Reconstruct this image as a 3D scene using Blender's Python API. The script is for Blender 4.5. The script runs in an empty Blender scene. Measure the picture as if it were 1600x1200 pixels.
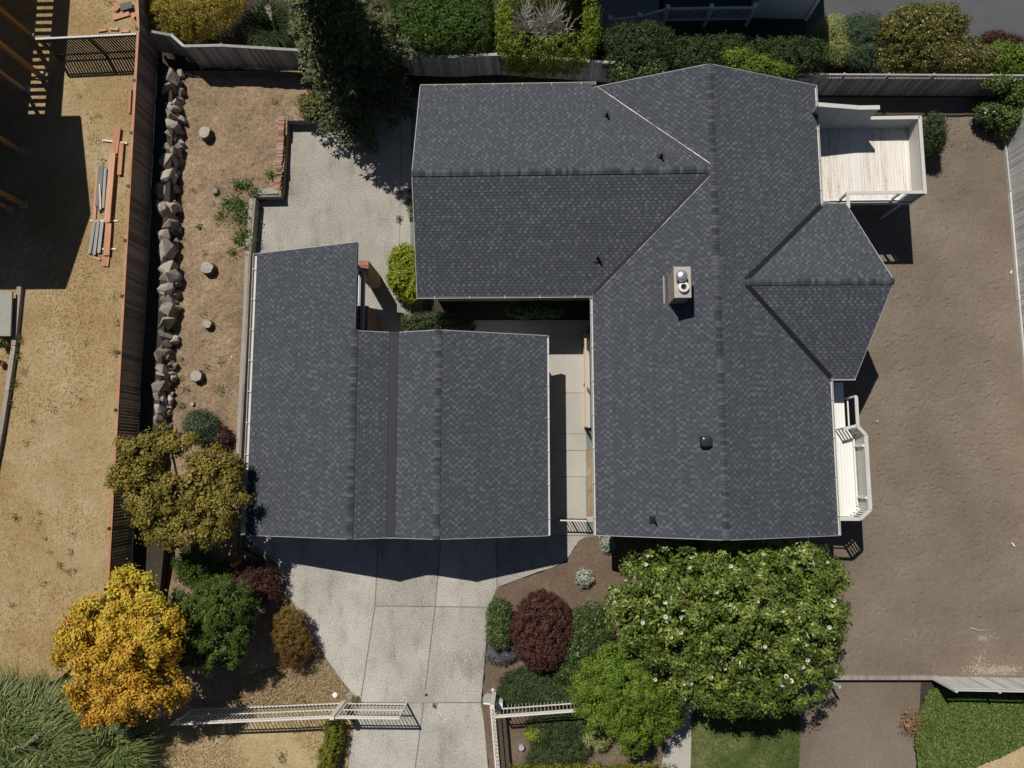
import bpy, bmesh, math, random
import numpy as np
from mathutils import Vector, Matrix

# ------------------------------------------------------------------ camera, sky, sun
scene = bpy.context.scene
COL = scene.collection
FPX, CAMH = 1081.0, 35.0                      # focal length in photo pixels, camera height over the patio
_d = np.array([30., 122.6, FPX]); _d /= np.linalg.norm(_d)
_x = np.array([1., -.001, 0.]); _x -= _x @ _d * _d; _x /= np.linalg.norm(_x)
CR = np.stack([_x, np.cross(-_d, _x), -_d], 1)
cd = bpy.data.cameras.new('camera'); cam = bpy.data.objects.new('camera', cd); COL.objects.link(cam)
cd.sensor_width = 36.0; cd.lens = 36.0 * FPX / 1600.0; cd.clip_end = 3000.0; cd.clip_start = 0.5
m = Matrix.Identity(4)
for i in range(3):
    m[i][0] = CR[0][i]; m[i][1] = -CR[1][i]; m[i][2] = -CR[2][i]
m[2][3] = CAMH
cam.matrix_world = m
scene.camera = cam

SUN = np.array([.34, -.585, -1.0])            # direction the light travels, per metre of drop
world = bpy.data.worlds.new('World'); scene.world = world; world.use_nodes = True
wn = world.node_tree.nodes; wl = world.node_tree.links
sky = wn.new('ShaderNodeTexSky'); sky.sky_type = 'NISHITA'; sky.sun_disc = False
sky.sun_elevation = math.radians(55.9); sky.sun_rotation = math.radians(-30.2)
sky.air_density = 0.7; sky.dust_density = 0.3; sky.ozone_density = 1.0
wl.new(sky.outputs[0], wn['Background'].inputs[0]); wn['Background'].inputs[1].default_value = 0.05
ld = bpy.data.lights.new('sun', 'SUN'); ld.energy = 5.0; ld.angle = math.radians(0.5); ld.color = (1.0, .95, .87)
sun = bpy.data.objects.new('sun', ld); COL.objects.link(sun)
sun.rotation_euler = Vector(SUN).to_track_quat('-Z', 'Y').to_euler(); sun.location = (-10, 18, 60)
vs = scene.view_settings
vs.view_transform = 'Standard'; vs.look = 'None'; vs.gamma = 1.0; vs.use_curve_mapping = False; vs.exposure = -0.18

# ------------------------------------------------------------------ helpers
rnd = random.Random(7); rng = np.random.default_rng(7)
def W(px, py, z=0.0):
    """photo pixel -> world point at height z"""
    r = CR.T @ np.array([(px - 800) / FPX, (py - 600) / FPX, 1.]); t = (z - CAMH) / r[2]
    return np.array([0, 0, CAMH]) + t * r
def SH(px, py, zg, z):
    """the point at height z whose shadow falls on pixel (px,py) of ground zg"""
    return W(px, py, zg) - SUN * (z - zg)
ORG = {}
def tag(o, label=None, cat=None, group=None, kind=None):
    if label: o['label'] = label
    if cat: o['category'] = cat
    if group: o['group'] = group
    if kind: o['kind'] = kind
    return o
def T(name, label, cat, loc, group=None):
    o = bpy.data.objects.new(name, None); COL.objects.link(o); o.empty_display_size = .2
    o.location = [float(c) for c in loc]; ORG[o.name] = np.array(loc, float)
    return tag(o, label, cat, group)
def link(o, parent=None, org=None):
    COL.objects.link(o)
    if parent is not None:
        o.parent = parent; ORG[o.name] = ORG[parent.name]
    elif org is not None:
        o.location = [float(c) for c in org]; ORG[o.name] = np.array(org, float)
    else: ORG[o.name] = np.zeros(3)
    return o
class MB:
    def __init__(s): s.v = []; s.f = []; s.t = []; s.n = 0
    def add(s, vs_, fs, tone=.5):
        for f in fs: s.f.append([i + s.n for i in f]); s.t.append(tone)
        s.v += [tuple(float(c) for c in p) for p in vs_]; s.n += len(vs_); return s
    BF = [(0, 3, 2, 1), (4, 5, 6, 7), (0, 1, 5, 4), (1, 2, 6, 5), (2, 3, 7, 6), (3, 0, 4, 7)]
    def bx(s, x0, x1, y0, y1, z0, z1, tone=.5):
        return s.add([(x0, y0, z0), (x1, y0, z0), (x1, y1, z0), (x0, y1, z0), (x0, y0, z1), (x1, y0, z1), (x1, y1, z1), (x0, y1, z1)], MB.BF, tone)
    def beam(s, p0, p1, w, h, tone=.5, roll=None):
        p0 = np.array(p0, float); p1 = np.array(p1, float); a = p1 - p0; a /= np.linalg.norm(a)
        up = np.array([0, 0, 1.]) if abs(a[2]) < .95 else np.array([0, 1., 0])
        if roll is not None: up = np.array(roll, float)
        sd = np.cross(a, up); sd /= np.linalg.norm(sd); u = np.cross(sd, a)
        sd *= w / 2; u *= h / 2
        q = [p0 - sd - u, p0 + sd - u, p0 + sd + u, p0 - sd + u, p1 - sd - u, p1 + sd - u, p1 + sd + u, p1 - sd + u]
        return s.add(q, [(0, 1, 2, 3), (4, 7, 6, 5), (0, 4, 5, 1), (1, 5, 6, 2), (2, 6, 7, 3), (3, 7, 4, 0)], tone)
    def cyl(s, p0, p1, r0, r1=None, n=8, cap=True, tone=.5):
        r1 = r0 if r1 is None else r1
        p0 = np.array(p0, float); p1 = np.array(p1, float); a = p1 - p0; a /= np.linalg.norm(a)
        b = np.cross(a, [1, 0, 0] if abs(a[0]) < .8 else [0, 1, 0]); b /= np.linalg.norm(b); c = np.cross(a, b)
        vs_ = []
        for p, r in ((p0, r0), (p1, r1)):
            for k in range(n):
                t = 2 * math.pi * k / n; vs_.append(p + r * (math.cos(t) * b + math.sin(t) * c))
        fs = [(k, (k + 1) % n, n + (k + 1) % n, n + k) for k in range(n)]
        if cap: fs += [tuple(range(n - 1, -1, -1)), tuple(range(n, 2 * n))]
        return s.add(vs_, fs, tone)
    def prism(s, top, bottom, tone=.5):
        n = len(top)
        return s.add(list(top) + list(bottom), [tuple(range(n)), tuple(range(2 * n - 1, n - 1, -1))] + [(i, n + i, n + (i + 1) % n, (i + 1) % n) for i in range(n)], tone)
    def build(s, name, mat, parent=None, org=None, smooth=False, tones=False):
        me = bpy.data.meshes.new(name); o = bpy.data.objects.new(name, me)
        link(o, parent, org); og = ORG[o.name]
        me.from_pydata([(a - og[0], b - og[1], c - og[2]) for a, b, c in s.v], [], s.f)
        if tones:
            at = me.attributes.new('tone', 'FLOAT', 'FACE'); at.data.foreach_set('value', np.array(s.t, np.float32))
        bm = bmesh.new(); bm.from_mesh(me); bmesh.ops.recalc_face_normals(bm, faces=bm.faces); bm.to_mesh(me); bm.free()
        if smooth: me.polygons.foreach_set('use_smooth', [True] * len(me.polygons))
        me.materials.append(mat); me.update()
        return o
UNIT = {}
def unit_box(mat):
    if mat.name not in UNIT:
        mb = MB().bx(-.5, .5, -.5, .5, -.5, .5); me = bpy.data.meshes.new('piece')
        me.from_pydata(mb.v, [], mb.f)
        me.materials.append(mat); me.update(); UNIT[mat.name] = me
    return UNIT[mat.name]
def piece(name, mat, parent, p0, p1, w, h, roll=None):
    """a bar from p0 to p1 sharing one unit mesh: local Y along the bar"""
    p0 = np.array(p0, float); p1 = np.array(p1, float); a = p1 - p0; L = np.linalg.norm(a); a /= L
    up = np.array([0, 0, 1.]) if abs(a[2]) < .95 else np.array([0, 1., 0])
    if roll is not None: up = np.array(roll, float)
    sd = np.cross(a, up); sd /= np.linalg.norm(sd); u = np.cross(sd, a)
    o = bpy.data.objects.new(name, unit_box(mat)); COL.objects.link(o); o.parent = parent
    c = (p0 + p1) / 2 - ORG[parent.name]
    M = Matrix(((sd[0] * w, a[0] * L, u[0] * h, c[0]), (sd[1] * w, a[1] * L, u[1] * h, c[1]), (sd[2] * w, a[2] * L, u[2] * h, c[2]), (0, 0, 0, 1)))
    o.matrix_local = M
    return o
def inst(name, me, parent, loc, rz=0., sc=(1, 1, 1), rx=0., ry=0.):
    o = bpy.data.objects.new(name, me); COL.objects.link(o); o.parent = parent
    o.location = [float(c) for c in (np.array(loc) - ORG[parent.name])]; o.rotation_euler = (rx, ry, rz); o.scale = sc
    return o
def quads(name, P, mat, tone=None, parent=None, org=None, extra=None):
    """P: (n,4,3) world corners -> one mesh"""
    n = len(P); me = bpy.data.meshes.new(name); o = bpy.data.objects.new(name, me); link(o, parent, org); og = ORG[o.name]
    me.vertices.add(n * 4); me.vertices.foreach_set('co', (P.reshape(-1, 3) - og).astype(np.float32).ravel())
    me.loops.add(n * 4); me.loops.foreach_set('vertex_index', np.arange(n * 4, dtype=np.int32))
    me.polygons.add(n); me.polygons.foreach_set('loop_start', np.arange(0, n * 4, 4, dtype=np.int32))
    me.update(calc_edges=True)
    if tone is not None:
        at = me.attributes.new('tone', 'FLOAT', 'FACE'); at.data.foreach_set('value', np.clip(tone, 0, 1).astype(np.float32))
    me.materials.append(mat); me.update()
    return o
def unitv(a): return a / np.maximum(np.linalg.norm(a, axis=-1, keepdims=True), 1e-9)
def leaf_quads(P, N, L, Wd, axis=None, g=rng):
    n = len(P); r = g.normal(size=(n, 3)) if axis is None else axis
    N = unitv(N); a = unitv(r - (r * N).sum(1, keepdims=True) * N); b = np.cross(N, a)
    L = np.broadcast_to(np.asarray(L, float), (n,))[:, None]; Wd = np.broadcast_to(np.asarray(Wd, float), (n,))[:, None]
    return np.stack([P - a * L / 2, P + b * Wd / 2 - a * L * .05, P + a * L / 2, P - b * Wd / 2 - a * L * .05], 1)
def in_poly(poly, n, g=rng):
    poly = np.asarray(poly)[:, :2]; lo = poly.min(0); hi = poly.max(0); out = []; tot = 0
    while tot < n:
        q = lo + (hi - lo) * g.random((n * 2, 2)); q = q[inside(poly, q)]; out.append(q); tot += len(q)
        if len(q) == 0: break
    return np.concatenate(out)[:n]
def inside(poly, q):
    c = np.zeros(len(q), bool); m_ = len(poly); j = m_ - 1
    for i in range(m_):
        xi, yi = poly[i]; xj, yj = poly[j]
        k = ((yi > q[:, 1]) != (yj > q[:, 1])) & (q[:, 0] < (xj - xi) * (q[:, 1] - yi) / (yj - yi + 1e-12) + xi)
        c ^= k; j = i
    return c
def vnoise(x, y, s, seed):
    g = np.random.default_rng(seed); t = g.random((256, 256)); u = x / s; v = y / s
    i = np.floor(u).astype(int); j = np.floor(v).astype(int); a = u - i; b = v - j
    a = a * a * (3 - 2 * a); b = b * b * (3 - 2 * b)
    f = lambda p, q: t[p % 256, q % 256]
    return (f(i, j) * (1 - a) + f(i + 1, j) * a) * (1 - b) + (f(i, j + 1) * (1 - a) + f(i + 1, j + 1) * a) * b - .5

# ------------------------------------------------------------------ materials
def nodes(name):
    mt = bpy.data.materials.new(name); mt.use_nodes = True; n = mt.node_tree.nodes; l = mt.node_tree.links
    return mt, n, l, n['Principled BSDF']
def ramp(n, cols):
    r = n.new('ShaderNodeValToRGB'); e = r.color_ramp.elements
    while len(e) < len(cols): e.new(.5)
    for k, (p, c) in enumerate(cols): e[k].position = p; e[k].color = (*c, 1)
    return r
def noise(n, l, vec, scale, detail=4, rough=.6):
    t = n.new('ShaderNodeTexNoise'); t.inputs['Scale'].default_value = scale; t.inputs['Detail'].default_value = detail
    t.inputs['Roughness'].default_value = rough; l.new(vec, t.inputs['Vector']); return t.outputs['Fac']
def mathn(n, l, op, a, b):
    k = n.new('ShaderNodeMath'); k.operation = op
    for i, q in enumerate((a, b)):
        if isinstance(q, (int, float)): k.inputs[i].default_value = q
        else: l.new(q, k.inputs[i])
    return k.outputs[0]
def surf(name, cols, big=.5, fine=12., mixf=.5, rough=.9, bump=.3, bscale=30., stretch=None, objrand=0., spec=.3, bdist=.02, obj=False, metal=0., stain=0.):
    """two noises (large patches + fine grain) through a ramp, with fine relief"""
    mt, n, l, p = nodes(name)
    if obj: vec = n.new('ShaderNodeTexCoord').outputs['Object']
    else: vec = n.new('ShaderNodeNewGeometry').outputs['Position']
    if stretch:
        mp = n.new('ShaderNodeMapping'); mp.inputs['Scale'].default_value = stretch; l.new(vec, mp.inputs['Vector']); vec = mp.outputs[0]
    a = noise(n, l, vec, big); b = noise(n, l, vec, fine, 6, .7)
    f = mathn(n, l, 'ADD', mathn(n, l, 'MULTIPLY', a, 1 - mixf), mathn(n, l, 'MULTIPLY', b, mixf))
    if objrand:
        oi = n.new('ShaderNodeObjectInfo'); f = mathn(n, l, 'ADD', f, mathn(n, l, 'MULTIPLY', mathn(n, l, 'SUBTRACT', oi.outputs['Random'], .5), objrand))
    if stain:
        mp2 = n.new('ShaderNodeMapping'); mp2.inputs['Scale'].default_value = (1.4, .6, 1); l.new(vec, mp2.inputs['Vector'])
        st = noise(n, l, mp2.outputs[0], 1.1, 6, .6); sp2 = noise(n, l, vec, 1.9, 3, .5)
        mr = n.new('ShaderNodeMapRange'); mr.inputs[1].default_value = .5; mr.inputs[2].default_value = .72; l.new(st, mr.inputs[0])
        m2 = n.new('ShaderNodeMapRange'); m2.inputs[1].default_value = .68; m2.inputs[2].default_value = .78; l.new(sp2, m2.inputs[0])
        f = mathn(n, l, 'SUBTRACT', f, mathn(n, l, 'MULTIPLY', mathn(n, l, 'ADD', mr.outputs[0], m2.outputs[0]), stain))
    r = ramp(n, cols); l.new(f, r.inputs[0]); l.new(r.outputs[0], p.inputs['Base Color'])
    p.inputs['Roughness'].default_value = rough; p.inputs['Specular IOR Level'].default_value = spec; p.inputs['Metallic'].default_value = metal
    if bump:
        bp = n.new('ShaderNodeBump'); bp.inputs['Strength'].default_value = bump; bp.inputs['Distance'].default_value = bdist
        l.new(noise(n, l, vec, bscale, 5, .65), bp.inputs['Height']); l.new(bp.outputs[0], p.inputs['Normal'])
    return mt
def tonemat(name, cols, rough=.8, spec=.3, transl=0., patch=0., pscale=1.):
    """colour from the per-piece tone of leaves, shingles, stones"""
    mt, n, l, p = nodes(name)
    at = n.new('ShaderNodeAttribute'); at.attribute_name = 'tone'; f = at.outputs['Fac']
    if patch:
        pos = n.new('ShaderNodeNewGeometry').outputs['Position']
        f = mathn(n, l, 'ADD', f, mathn(n, l, 'MULTIPLY', mathn(n, l, 'SUBTRACT', noise(n, l, pos, pscale), .5), patch))
    r = ramp(n, cols); l.new(f, r.inputs[0]); l.new(r.outputs[0], p.inputs['Base Color'])
    p.inputs['Roughness'].default_value = rough; p.inputs['Specular IOR Level'].default_value = spec
    if transl:
        tr = n.new('ShaderNodeBsdfTranslucent'); l.new(r.outputs[0], tr.inputs[0]); mx = n.new('ShaderNodeMixShader'); mx.inputs[0].default_value = transl
        l.new(p.outputs[0], mx.inputs[1]); l.new(tr.outputs[0], mx.inputs[2]); l.new(mx.outputs[0], n['Material Output'].inputs[0])
    return mt
def flat3(c, k=.25): return [(.25, tuple(x * (1 - k) for x in c)), (.5, c), (.75, tuple(min(1, x * (1 + k)) for x in c))]

M = {}
M['soil'] = surf('soil', [(.3, (.085, .06, .042)), (.5, (.14, .10, .07)), (.7, (.22, .165, .115))], .6, 9, .6, bump=.8, bscale=14, bdist=.05)
M['yard'] = surf('yard_dirt', [(.3, (.115, .089, .066)), (.5, (.172, .136, .104)), (.7, (.24, .196, .152))], .22, 8, .45, bump=.7, bscale=13, bdist=.04)
M['garden'] = surf('garden_soil', [(.32, (.115, .078, .05)), (.46, (.225, .158, .10)), (.56, (.30, .215, .135)), (.68, (.44, .34, .215))], .5, 6, .6, bump=.8, bscale=11, bdist=.05)
M['mulch'] = surf('mulch', [(.3, (.02, .017, .012)), (.55, (.05, .04, .028)), (.75, (.10, .075, .05))], .8, 10, .6, bump=.8, bscale=12, bdist=.05)
M['drygrass'] = surf('dry_grass', [(.28, (.17, .13, .055)), (.40, (.28, .19, .085)), (.55, (.36, .27, .145)), (.72, (.45, .38, .245))], .3, 5, .4, bump=.45, bscale=16, bdist=.04)
M['straw'] = surf('straw', [(.3, (.22, .155, .075)), (.5, (.40, .305, .165)), (.7, (.55, .45, .29))], .6, 9, .6, bump=.8, bscale=14, bdist=.05)
M['turf'] = surf('turf', [(.3, (.045, .065, .015)), (.5, (.085, .115, .03)), (.72, (.19, .18, .07))], .7, 9, .5, bump=.8, bscale=20, bdist=.04)
M['concrete'] = surf('aggregate_concrete', [(.33, (.17, .157, .135)), (.5, (.36, .338, .30)), (.67, (.56, .53, .475))], .3, 13, .66, bump=.5, bscale=22, bdist=.02, objrand=.09, stain=.09)
M['patio'] = surf('patio_concrete', [(.33, (.17, .158, .138)), (.5, (.335, .315, .275)), (.67, (.52, .49, .44))], .28, 13, .64, bump=.35, bscale=40, bdist=.012, objrand=.05, stain=.08)
M['smooth_conc'] = surf('smooth_concrete', flat3((.385, .365, .32), .2), .6, 14, .5, bump=.1, objrand=.06)
M['joint'] = surf('joint', flat3((.175, .185, .155), .3), 1, 9, bump=0)
M['asphalt'] = surf('asphalt', [(.3, (.06, .062, .068)), (.5, (.085, .088, .095)), (.7, (.12, .122, .128))], .25, 20, .5, bump=.3, bscale=40, bdist=.01)
M['shingle'] = tonemat('asphalt_shingle', [(0, (.043, .048, .058)), (.45, (.058, .064, .076)), (.75, (.071, .078, .091)), (1, (.104, .112, .126))], .95, .2, patch=.3, pscale=.3)
M['roofdeck'] = surf('roof_underlay', flat3((.03, .033, .04)), 1, 9, bump=0)
M['ridgecap'] = surf('ridge_cap', [(.2, (.032, .036, .043)), (.5, (.052, .058, .068)), (.8, (.085, .092, .104))], 3, 20, .3, bump=.2, objrand=.75, obj=True)
M['membrane'] = surf('roof_membrane', flat3((.032, .036, .042), .25), .5, 6, .5, rough=.75, bump=.15)
M['white'] = surf('white_paint', flat3((.74, .73, .69), .08), 1.2, 9, bump=.05, rough=.55)
M['offwhite'] = surf('offwhite_paint', flat3((.52, .51, .475), .12), 1.2, 9, bump=.08, rough=.6, objrand=.12)
M['siding'] = surf('grey_siding', flat3((.36, .375, .39), .1), 1, 8, bump=.05, rough=.7, objrand=.1)
M['deckwhite'] = surf('white_decking', flat3((.76, .755, .72), .07), 1.5, 7, .5, rough=.6, bump=.1, stretch=(6, .8, 1), objrand=.12)
M['wornplank'] = surf('worn_plank', [(.30, (.36, .25, .17)), (.40, (.55, .46, .38)), (.47, (.68, .645, .59)), (.75, (.78, .77, .74))], .9, 9, .6, rough=.7, bump=.2, stretch=(9, .8, 1), objrand=.12)
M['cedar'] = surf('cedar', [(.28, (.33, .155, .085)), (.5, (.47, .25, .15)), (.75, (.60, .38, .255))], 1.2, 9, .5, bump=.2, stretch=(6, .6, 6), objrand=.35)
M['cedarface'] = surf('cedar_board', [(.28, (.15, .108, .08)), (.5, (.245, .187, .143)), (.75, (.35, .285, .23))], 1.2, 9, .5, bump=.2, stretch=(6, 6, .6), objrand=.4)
M['freshwood'] = surf('fresh_lumber', flat3((.45, .245, .085), .25), 1.2, 9, bump=.15, stretch=(5, 5, .6), objrand=.3)
M['palewood'] = surf('pale_wood', flat3((.70, .60, .44), .15), 1.2, 9, bump=.15)
M['greyboard'] = surf('weathered_board', [(.28, (.17, .165, .16)), (.5, (.27, .265, .255)), (.75, (.39, .38, .365))], 1.2, 9, .5, bump=.2, stretch=(6, .6, 6), objrand=.4)
M['shadeboard'] = surf('shade_dark_board', flat3((.055, .05, .046), .35), 1.2, 9, bump=.2, objrand=.3)  # near-black: shade of the backlit fence face is put into the board colour
M['greyfence'] = surf('weathered_fence', [(.28, (.20, .195, .185)), (.5, (.32, .315, .30)), (.75, (.45, .44, .425))], 1.2, 9, .5, bump=.2, stretch=(6, 6, .6), objrand=.45)
M['greyfence_pale'] = surf('pale_grey_fence', [(.28, (.38, .375, .36)), (.5, (.50, .495, .48)), (.75, (.62, .61, .60))], 1.2, 9, .5, bump=.2, stretch=(6, 6, .6), objrand=.4)  # paler grey than the weathered fence boards
M['brick'] = surf('brick', [(.25, (.23, .11, .075)), (.5, (.36, .19, .135)), (.78, (.47, .31, .235))], 3, 18, .5, bump=.4, bscale=30, bdist=.01, objrand=.6)
M['oldbrick'] = surf('mossy_brick', [(.25, (.17, .125, .095)), (.5, (.28, .215, .165)), (.78, (.40, .33, .26))], 3, 18, .5, bump=.4, bdist=.01, objrand=.6)
M['mortar'] = surf('mortar', flat3((.26, .235, .20)), 3, 18, bump=.3)
M['stone'] = surf('granite', [(.30, (.15, .125, .10)), (.48, (.285, .245, .205)), (.72, (.46, .41, .355))], 2.5, 9, .5, bump=.6, bscale=9, bdist=.04, objrand=.3)
M['bark'] = surf('bark', flat3((.12, .085, .055), .35), 3, 14, bump=.6, stretch=(3, 3, .6))
M['cutwood'] = surf('cut_wood', [(.3, (.19, .165, .135)), (.5, (.32, .29, .245)), (.75, (.48, .445, .39))], 5, 16, .5, bump=.3, objrand=.2)
M['branch'] = surf('bare_branch', flat3((.56, .52, .47), .2), 3, 14, bump=.2)
M['steel'] = surf('bright_metal', flat3((.72, .73, .74), .08), 2, 9, bump=.05, rough=.35, metal=.85)
M['galv'] = surf('galvanised', flat3((.50, .52, .53), .12), 2, 9, bump=.05, rough=.45, metal=.4)
M['valleymetal'] = surf('worn_flashing', [(.4, (.10, .105, .11)), (.5, (.3, .31, .32)), (.62, (.62, .63, .64))], .9, 4, .5, bump=.05, rough=.5, metal=.3)
M['black'] = surf('black_plastic', flat3((.012, .013, .015)), 2, 9, bump=0, rough=.5)
M['blackgloss'] = surf('black_gloss_cap', flat3((.03, .034, .042), .3), 2, 9, bump=0, rough=.22, spec=.6)
M['iron'] = surf('white_iron', flat3((.62, .585, .54), .15), 2, 9, bump=.05, rough=.5)
M['darkiron'] = surf('dark_iron', flat3((.03, .026, .024)), 2, 9, bump=.05, rough=.5)
M['tanrail'] = surf('tan_rail', flat3((.52, .41, .28), .15), 2, 9, bump=.1)
M['nbwall'] = surf('neighbour_siding', flat3((.55, .58, .60), .05), 1, 8, bump=.03, rough=.7)
M['nbdark'] = surf('neighbour_dark_siding', flat3((.07, .085, .12), .15), 1, 8, bump=.05)
M['terracotta'] = surf('terracotta', flat3((.36, .155, .09), .2), 2, 9, bump=.1)
M['lid'] = surf('utility_lid', flat3((.30, .285, .25), .15), 2, 12, bump=.2)
M['timber'] = surf('old_timber', [(.28, (.15, .125, .10)), (.5, (.26, .225, .185)), (.75, (.40, .36, .31))], 1.2, 9, .5, bump=.4, stretch=(5, .6, 5), objrand=.3)
M['redplastic'] = surf('red_plastic', flat3((.42, .035, .03)), 2, 9, bump=0, rough=.4)
M['chalk'] = surf('spilled_chalk', flat3((.47, .42, .34), .15), 2, 9, bump=.2)
def LM(name, a, b, c, rough=.6, spec=.35, transl=.18, patch=0., pscale=1.):
    M[name] = tonemat(name, [(0, a), (.5, b), (1, c)], rough, spec, transl, patch, pscale)
LM('lf_magnolia', (.03, .055, .009), (.105, .165, .018), (.32, .36, .085), .40, .5)
LM('lf_lime', (.05, .095, .008), (.115, .19, .014), (.20, .26, .03))
LM('lf_yellow', (.52, .25, .028), (.58, .36, .035), (.50, .45, .045), patch=.25, pscale=.7)
LM('lf_olive', (.12, .10, .018), (.215, .185, .03), (.34, .25, .05), patch=.5, pscale=.6)
LM('lf_dark', (.038, .062, .010), (.075, .12, .016), (.14, .195, .03))
LM('lf_hedge', (.025, .060, .008), (.065, .125, .014), (.125, .195, .028))
LM('lf_deep', (.018, .036, .010), (.036, .068, .016), (.075, .115, .03))
LM('lf_maroon', (.035, .014, .012), (.085, .032, .026), (.15, .062, .04))
LM('lf_rust', (.09, .038, .012), (.16, .085, .018), (.21, .14, .03))
LM('lf_laurel', (.03, .055, .014), (.065, .105, .024), (.15, .195, .06), .4, .5)
LM('lf_blue', (.03, .06, .03), (.065, .11, .055), (.13, .17, .09))
LM('lf_silver', (.16, .20, .14), (.34, .37, .29), (.55, .57, .48))
LM('lf_pale', (.15, .18, .05), (.30, .33, .11), (.42, .43, .19))
LM('lf_chart', (.11, .16, .008), (.25, .30, .018), (.38, .40, .04))
LM('lf_limehedge', (.07, .11, .008), (.17, .23, .018), (.28, .34, .04))
LM('lf_conifer', (.03, .045, .015), (.07, .092, .03), (.18, .195, .072))
LM('lf_juniper', (.022, .04, .014), (.05, .078, .024), (.095, .125, .04))
LM('lf_pampas', (.05, .085, .018), (.13, .18, .045), (.33, .35, .15))
LM('lf_plume', (.34, .30, .22), (.45, .40, .31), (.56, .51, .42))
LM('lf_bronze', (.08, .085, .018), (.145, .15, .03), (.24, .17, .05), .4, .5, patch=.4, pscale=.9)
LM('lf_ivy', (.035, .062, .010), (.085, .135, .018), (.20, .25, .075), .5, .4)
LM('lf_grass', (.055, .08, .018), (.105, .145, .032), (.24, .24, .09))
LM('lf_straw', (.26, .18, .075), (.42, .32, .165), (.58, .48, .30))
LM('lf_gold', (.17, .14, .012), (.33, .25, .03), (.44, .36, .06), patch=.5, pscale=.8)
LM('lf_lav', (.10, .10, .10), (.16, .15, .17), (.24, .22, .27))
LM('lf_moss', (.07, .095, .008), (.15, .165, .013), (.26, .24, .022), patch=.4, pscale=1.5)
LM('lf_flower', (.62, .55, .42), (.78, .74, .62), (.85, .83, .76))
LM('lf_dead', (.20, .10, .045), (.31, .18, .09), (.42, .29, .17))
M['clod'] = tonemat('soil_clod', [(0, (.09, .065, .045)), (.5, (.18, .138, .10)), (1, (.36, .31, .25))], .95, .2)

# ------------------------------------------------------------------ the ground
def up(pts, z): return [W(p[0], p[1], p[2] if len(p) > 2 else z) for p in pts]
def jag(P, amp, step, seed=1):
    g = random.Random(seed); out = []
    for i in range(len(P)):
        a = np.array(P[i]); b = np.array(P[(i + 1) % len(P)]); L = np.linalg.norm(b - a); k = max(1, int(L / step)) if L < 40 else 1
        for j in range(k):
            q = a + (b - a) * j / k
            if j or k > 1: q = q + np.array([g.uniform(-amp, amp), g.uniform(-amp, amp), 0])
            out.append(q)
    return out
def patch(name, P, mat, skirt=2.2, parent=None, amp=0., step=.35, seed=1):
    if amp: P = jag(P, amp, step, seed)
    bm = bmesh.new(); vs_ = [bm.verts.new([float(c) for c in p]) for p in P]
    f = bm.faces.new(vs_)
    if skirt:
        n = len(vs_); lo = [bm.verts.new((p[0], p[1], p[2] - skirt)) for p in P]
        for i in range(n): bm.faces.new((vs_[i], lo[i], lo[(i + 1) % n], vs_[(i + 1) % n]))
    bmesh.ops.triangulate(bm, faces=[f]); bmesh.ops.recalc_face_normals(bm, faces=bm.faces)
    bm.normal_update()
    tops = [q for q in bm.faces if abs(q.normal.z) > .5]
    if tops and sum(q.normal.z for q in tops) < 0: bmesh.ops.reverse_faces(bm, faces=bm.faces)
    me = bpy.data.meshes.new(name); bm.to_mesh(me); bm.free(); o = bpy.data.objects.new(name, me); link(o, parent)
    if parent is not None: me.transform(Matrix.Translation(-Vector(ORG[parent.name])))
    me.materials.append(mat)
    if parent is None: o['kind'] = 'structure'
    return o
def inset(P, d):
    P = [np.array(p, float) for p in P]; n = len(P); out = []
    area = sum(P[i][0] * P[(i + 1) % n][1] - P[(i + 1) % n][0] * P[i][1] for i in range(n)); s = 1 if area > 0 else -1
    for i in range(n):
        e0 = P[i] - P[i - 1]; e1 = P[(i + 1) % n] - P[i]
        n0 = np.array([-e0[1], e0[0]]) * s / np.linalg.norm(e0[:2]); n1 = np.array([-e1[1], e1[0]]) * s / np.linalg.norm(e1[:2])
        b = n0 + n1; b /= max(np.dot(b, b) / 2, .3); out.append(np.array([P[i][0] + b[0] * d, P[i][1] + b[1] * d, P[i][2]]))
    return out
def heightfield(name, x0, x1, y0, y1, step, fn, mat, poly=None):
    xs = np.arange(x0, x1, step); ys = np.arange(y0, y1, step); X, Y = np.meshgrid(xs, ys); Z = fn(X, Y)
    nx, ny = len(xs), len(ys); V = np.stack([X, Y, Z], -1).reshape(-1, 3)
    i = np.arange(nx * ny).reshape(ny, nx); Q = np.stack([i[:-1, :-1], i[:-1, 1:], i[1:, 1:], i[1:, :-1]], -1).reshape(-1, 4)
    if poly is not None:
        c = V[Q].mean(1)[:, :2]; Q = Q[inside(np.asarray(poly)[:, :2], c)]
    used = np.unique(Q); mp = np.zeros(len(V), np.int32); mp[used] = np.arange(len(used)); V = V[used]; Q = mp[Q]
    me = bpy.data.meshes.new(name); o = bpy.data.objects.new(name, me); link(o)
    n = len(Q); me.vertices.add(len(V)); me.vertices.foreach_set('co', V.astype(np.float32).ravel())
    me.loops.add(n * 4); me.loops.foreach_set('vertex_index', Q.astype(np.int32).ravel())
    me.polygons.add(n); me.polygons.foreach_set('loop_start', np.arange(0, n * 4, 4, dtype=np.int32))
    me.polygons.foreach_set('use_smooth', np.ones(n, bool))
    me.update(calc_edges=True); me.materials.append(mat); o['kind'] = 'structure'
    return o

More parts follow.
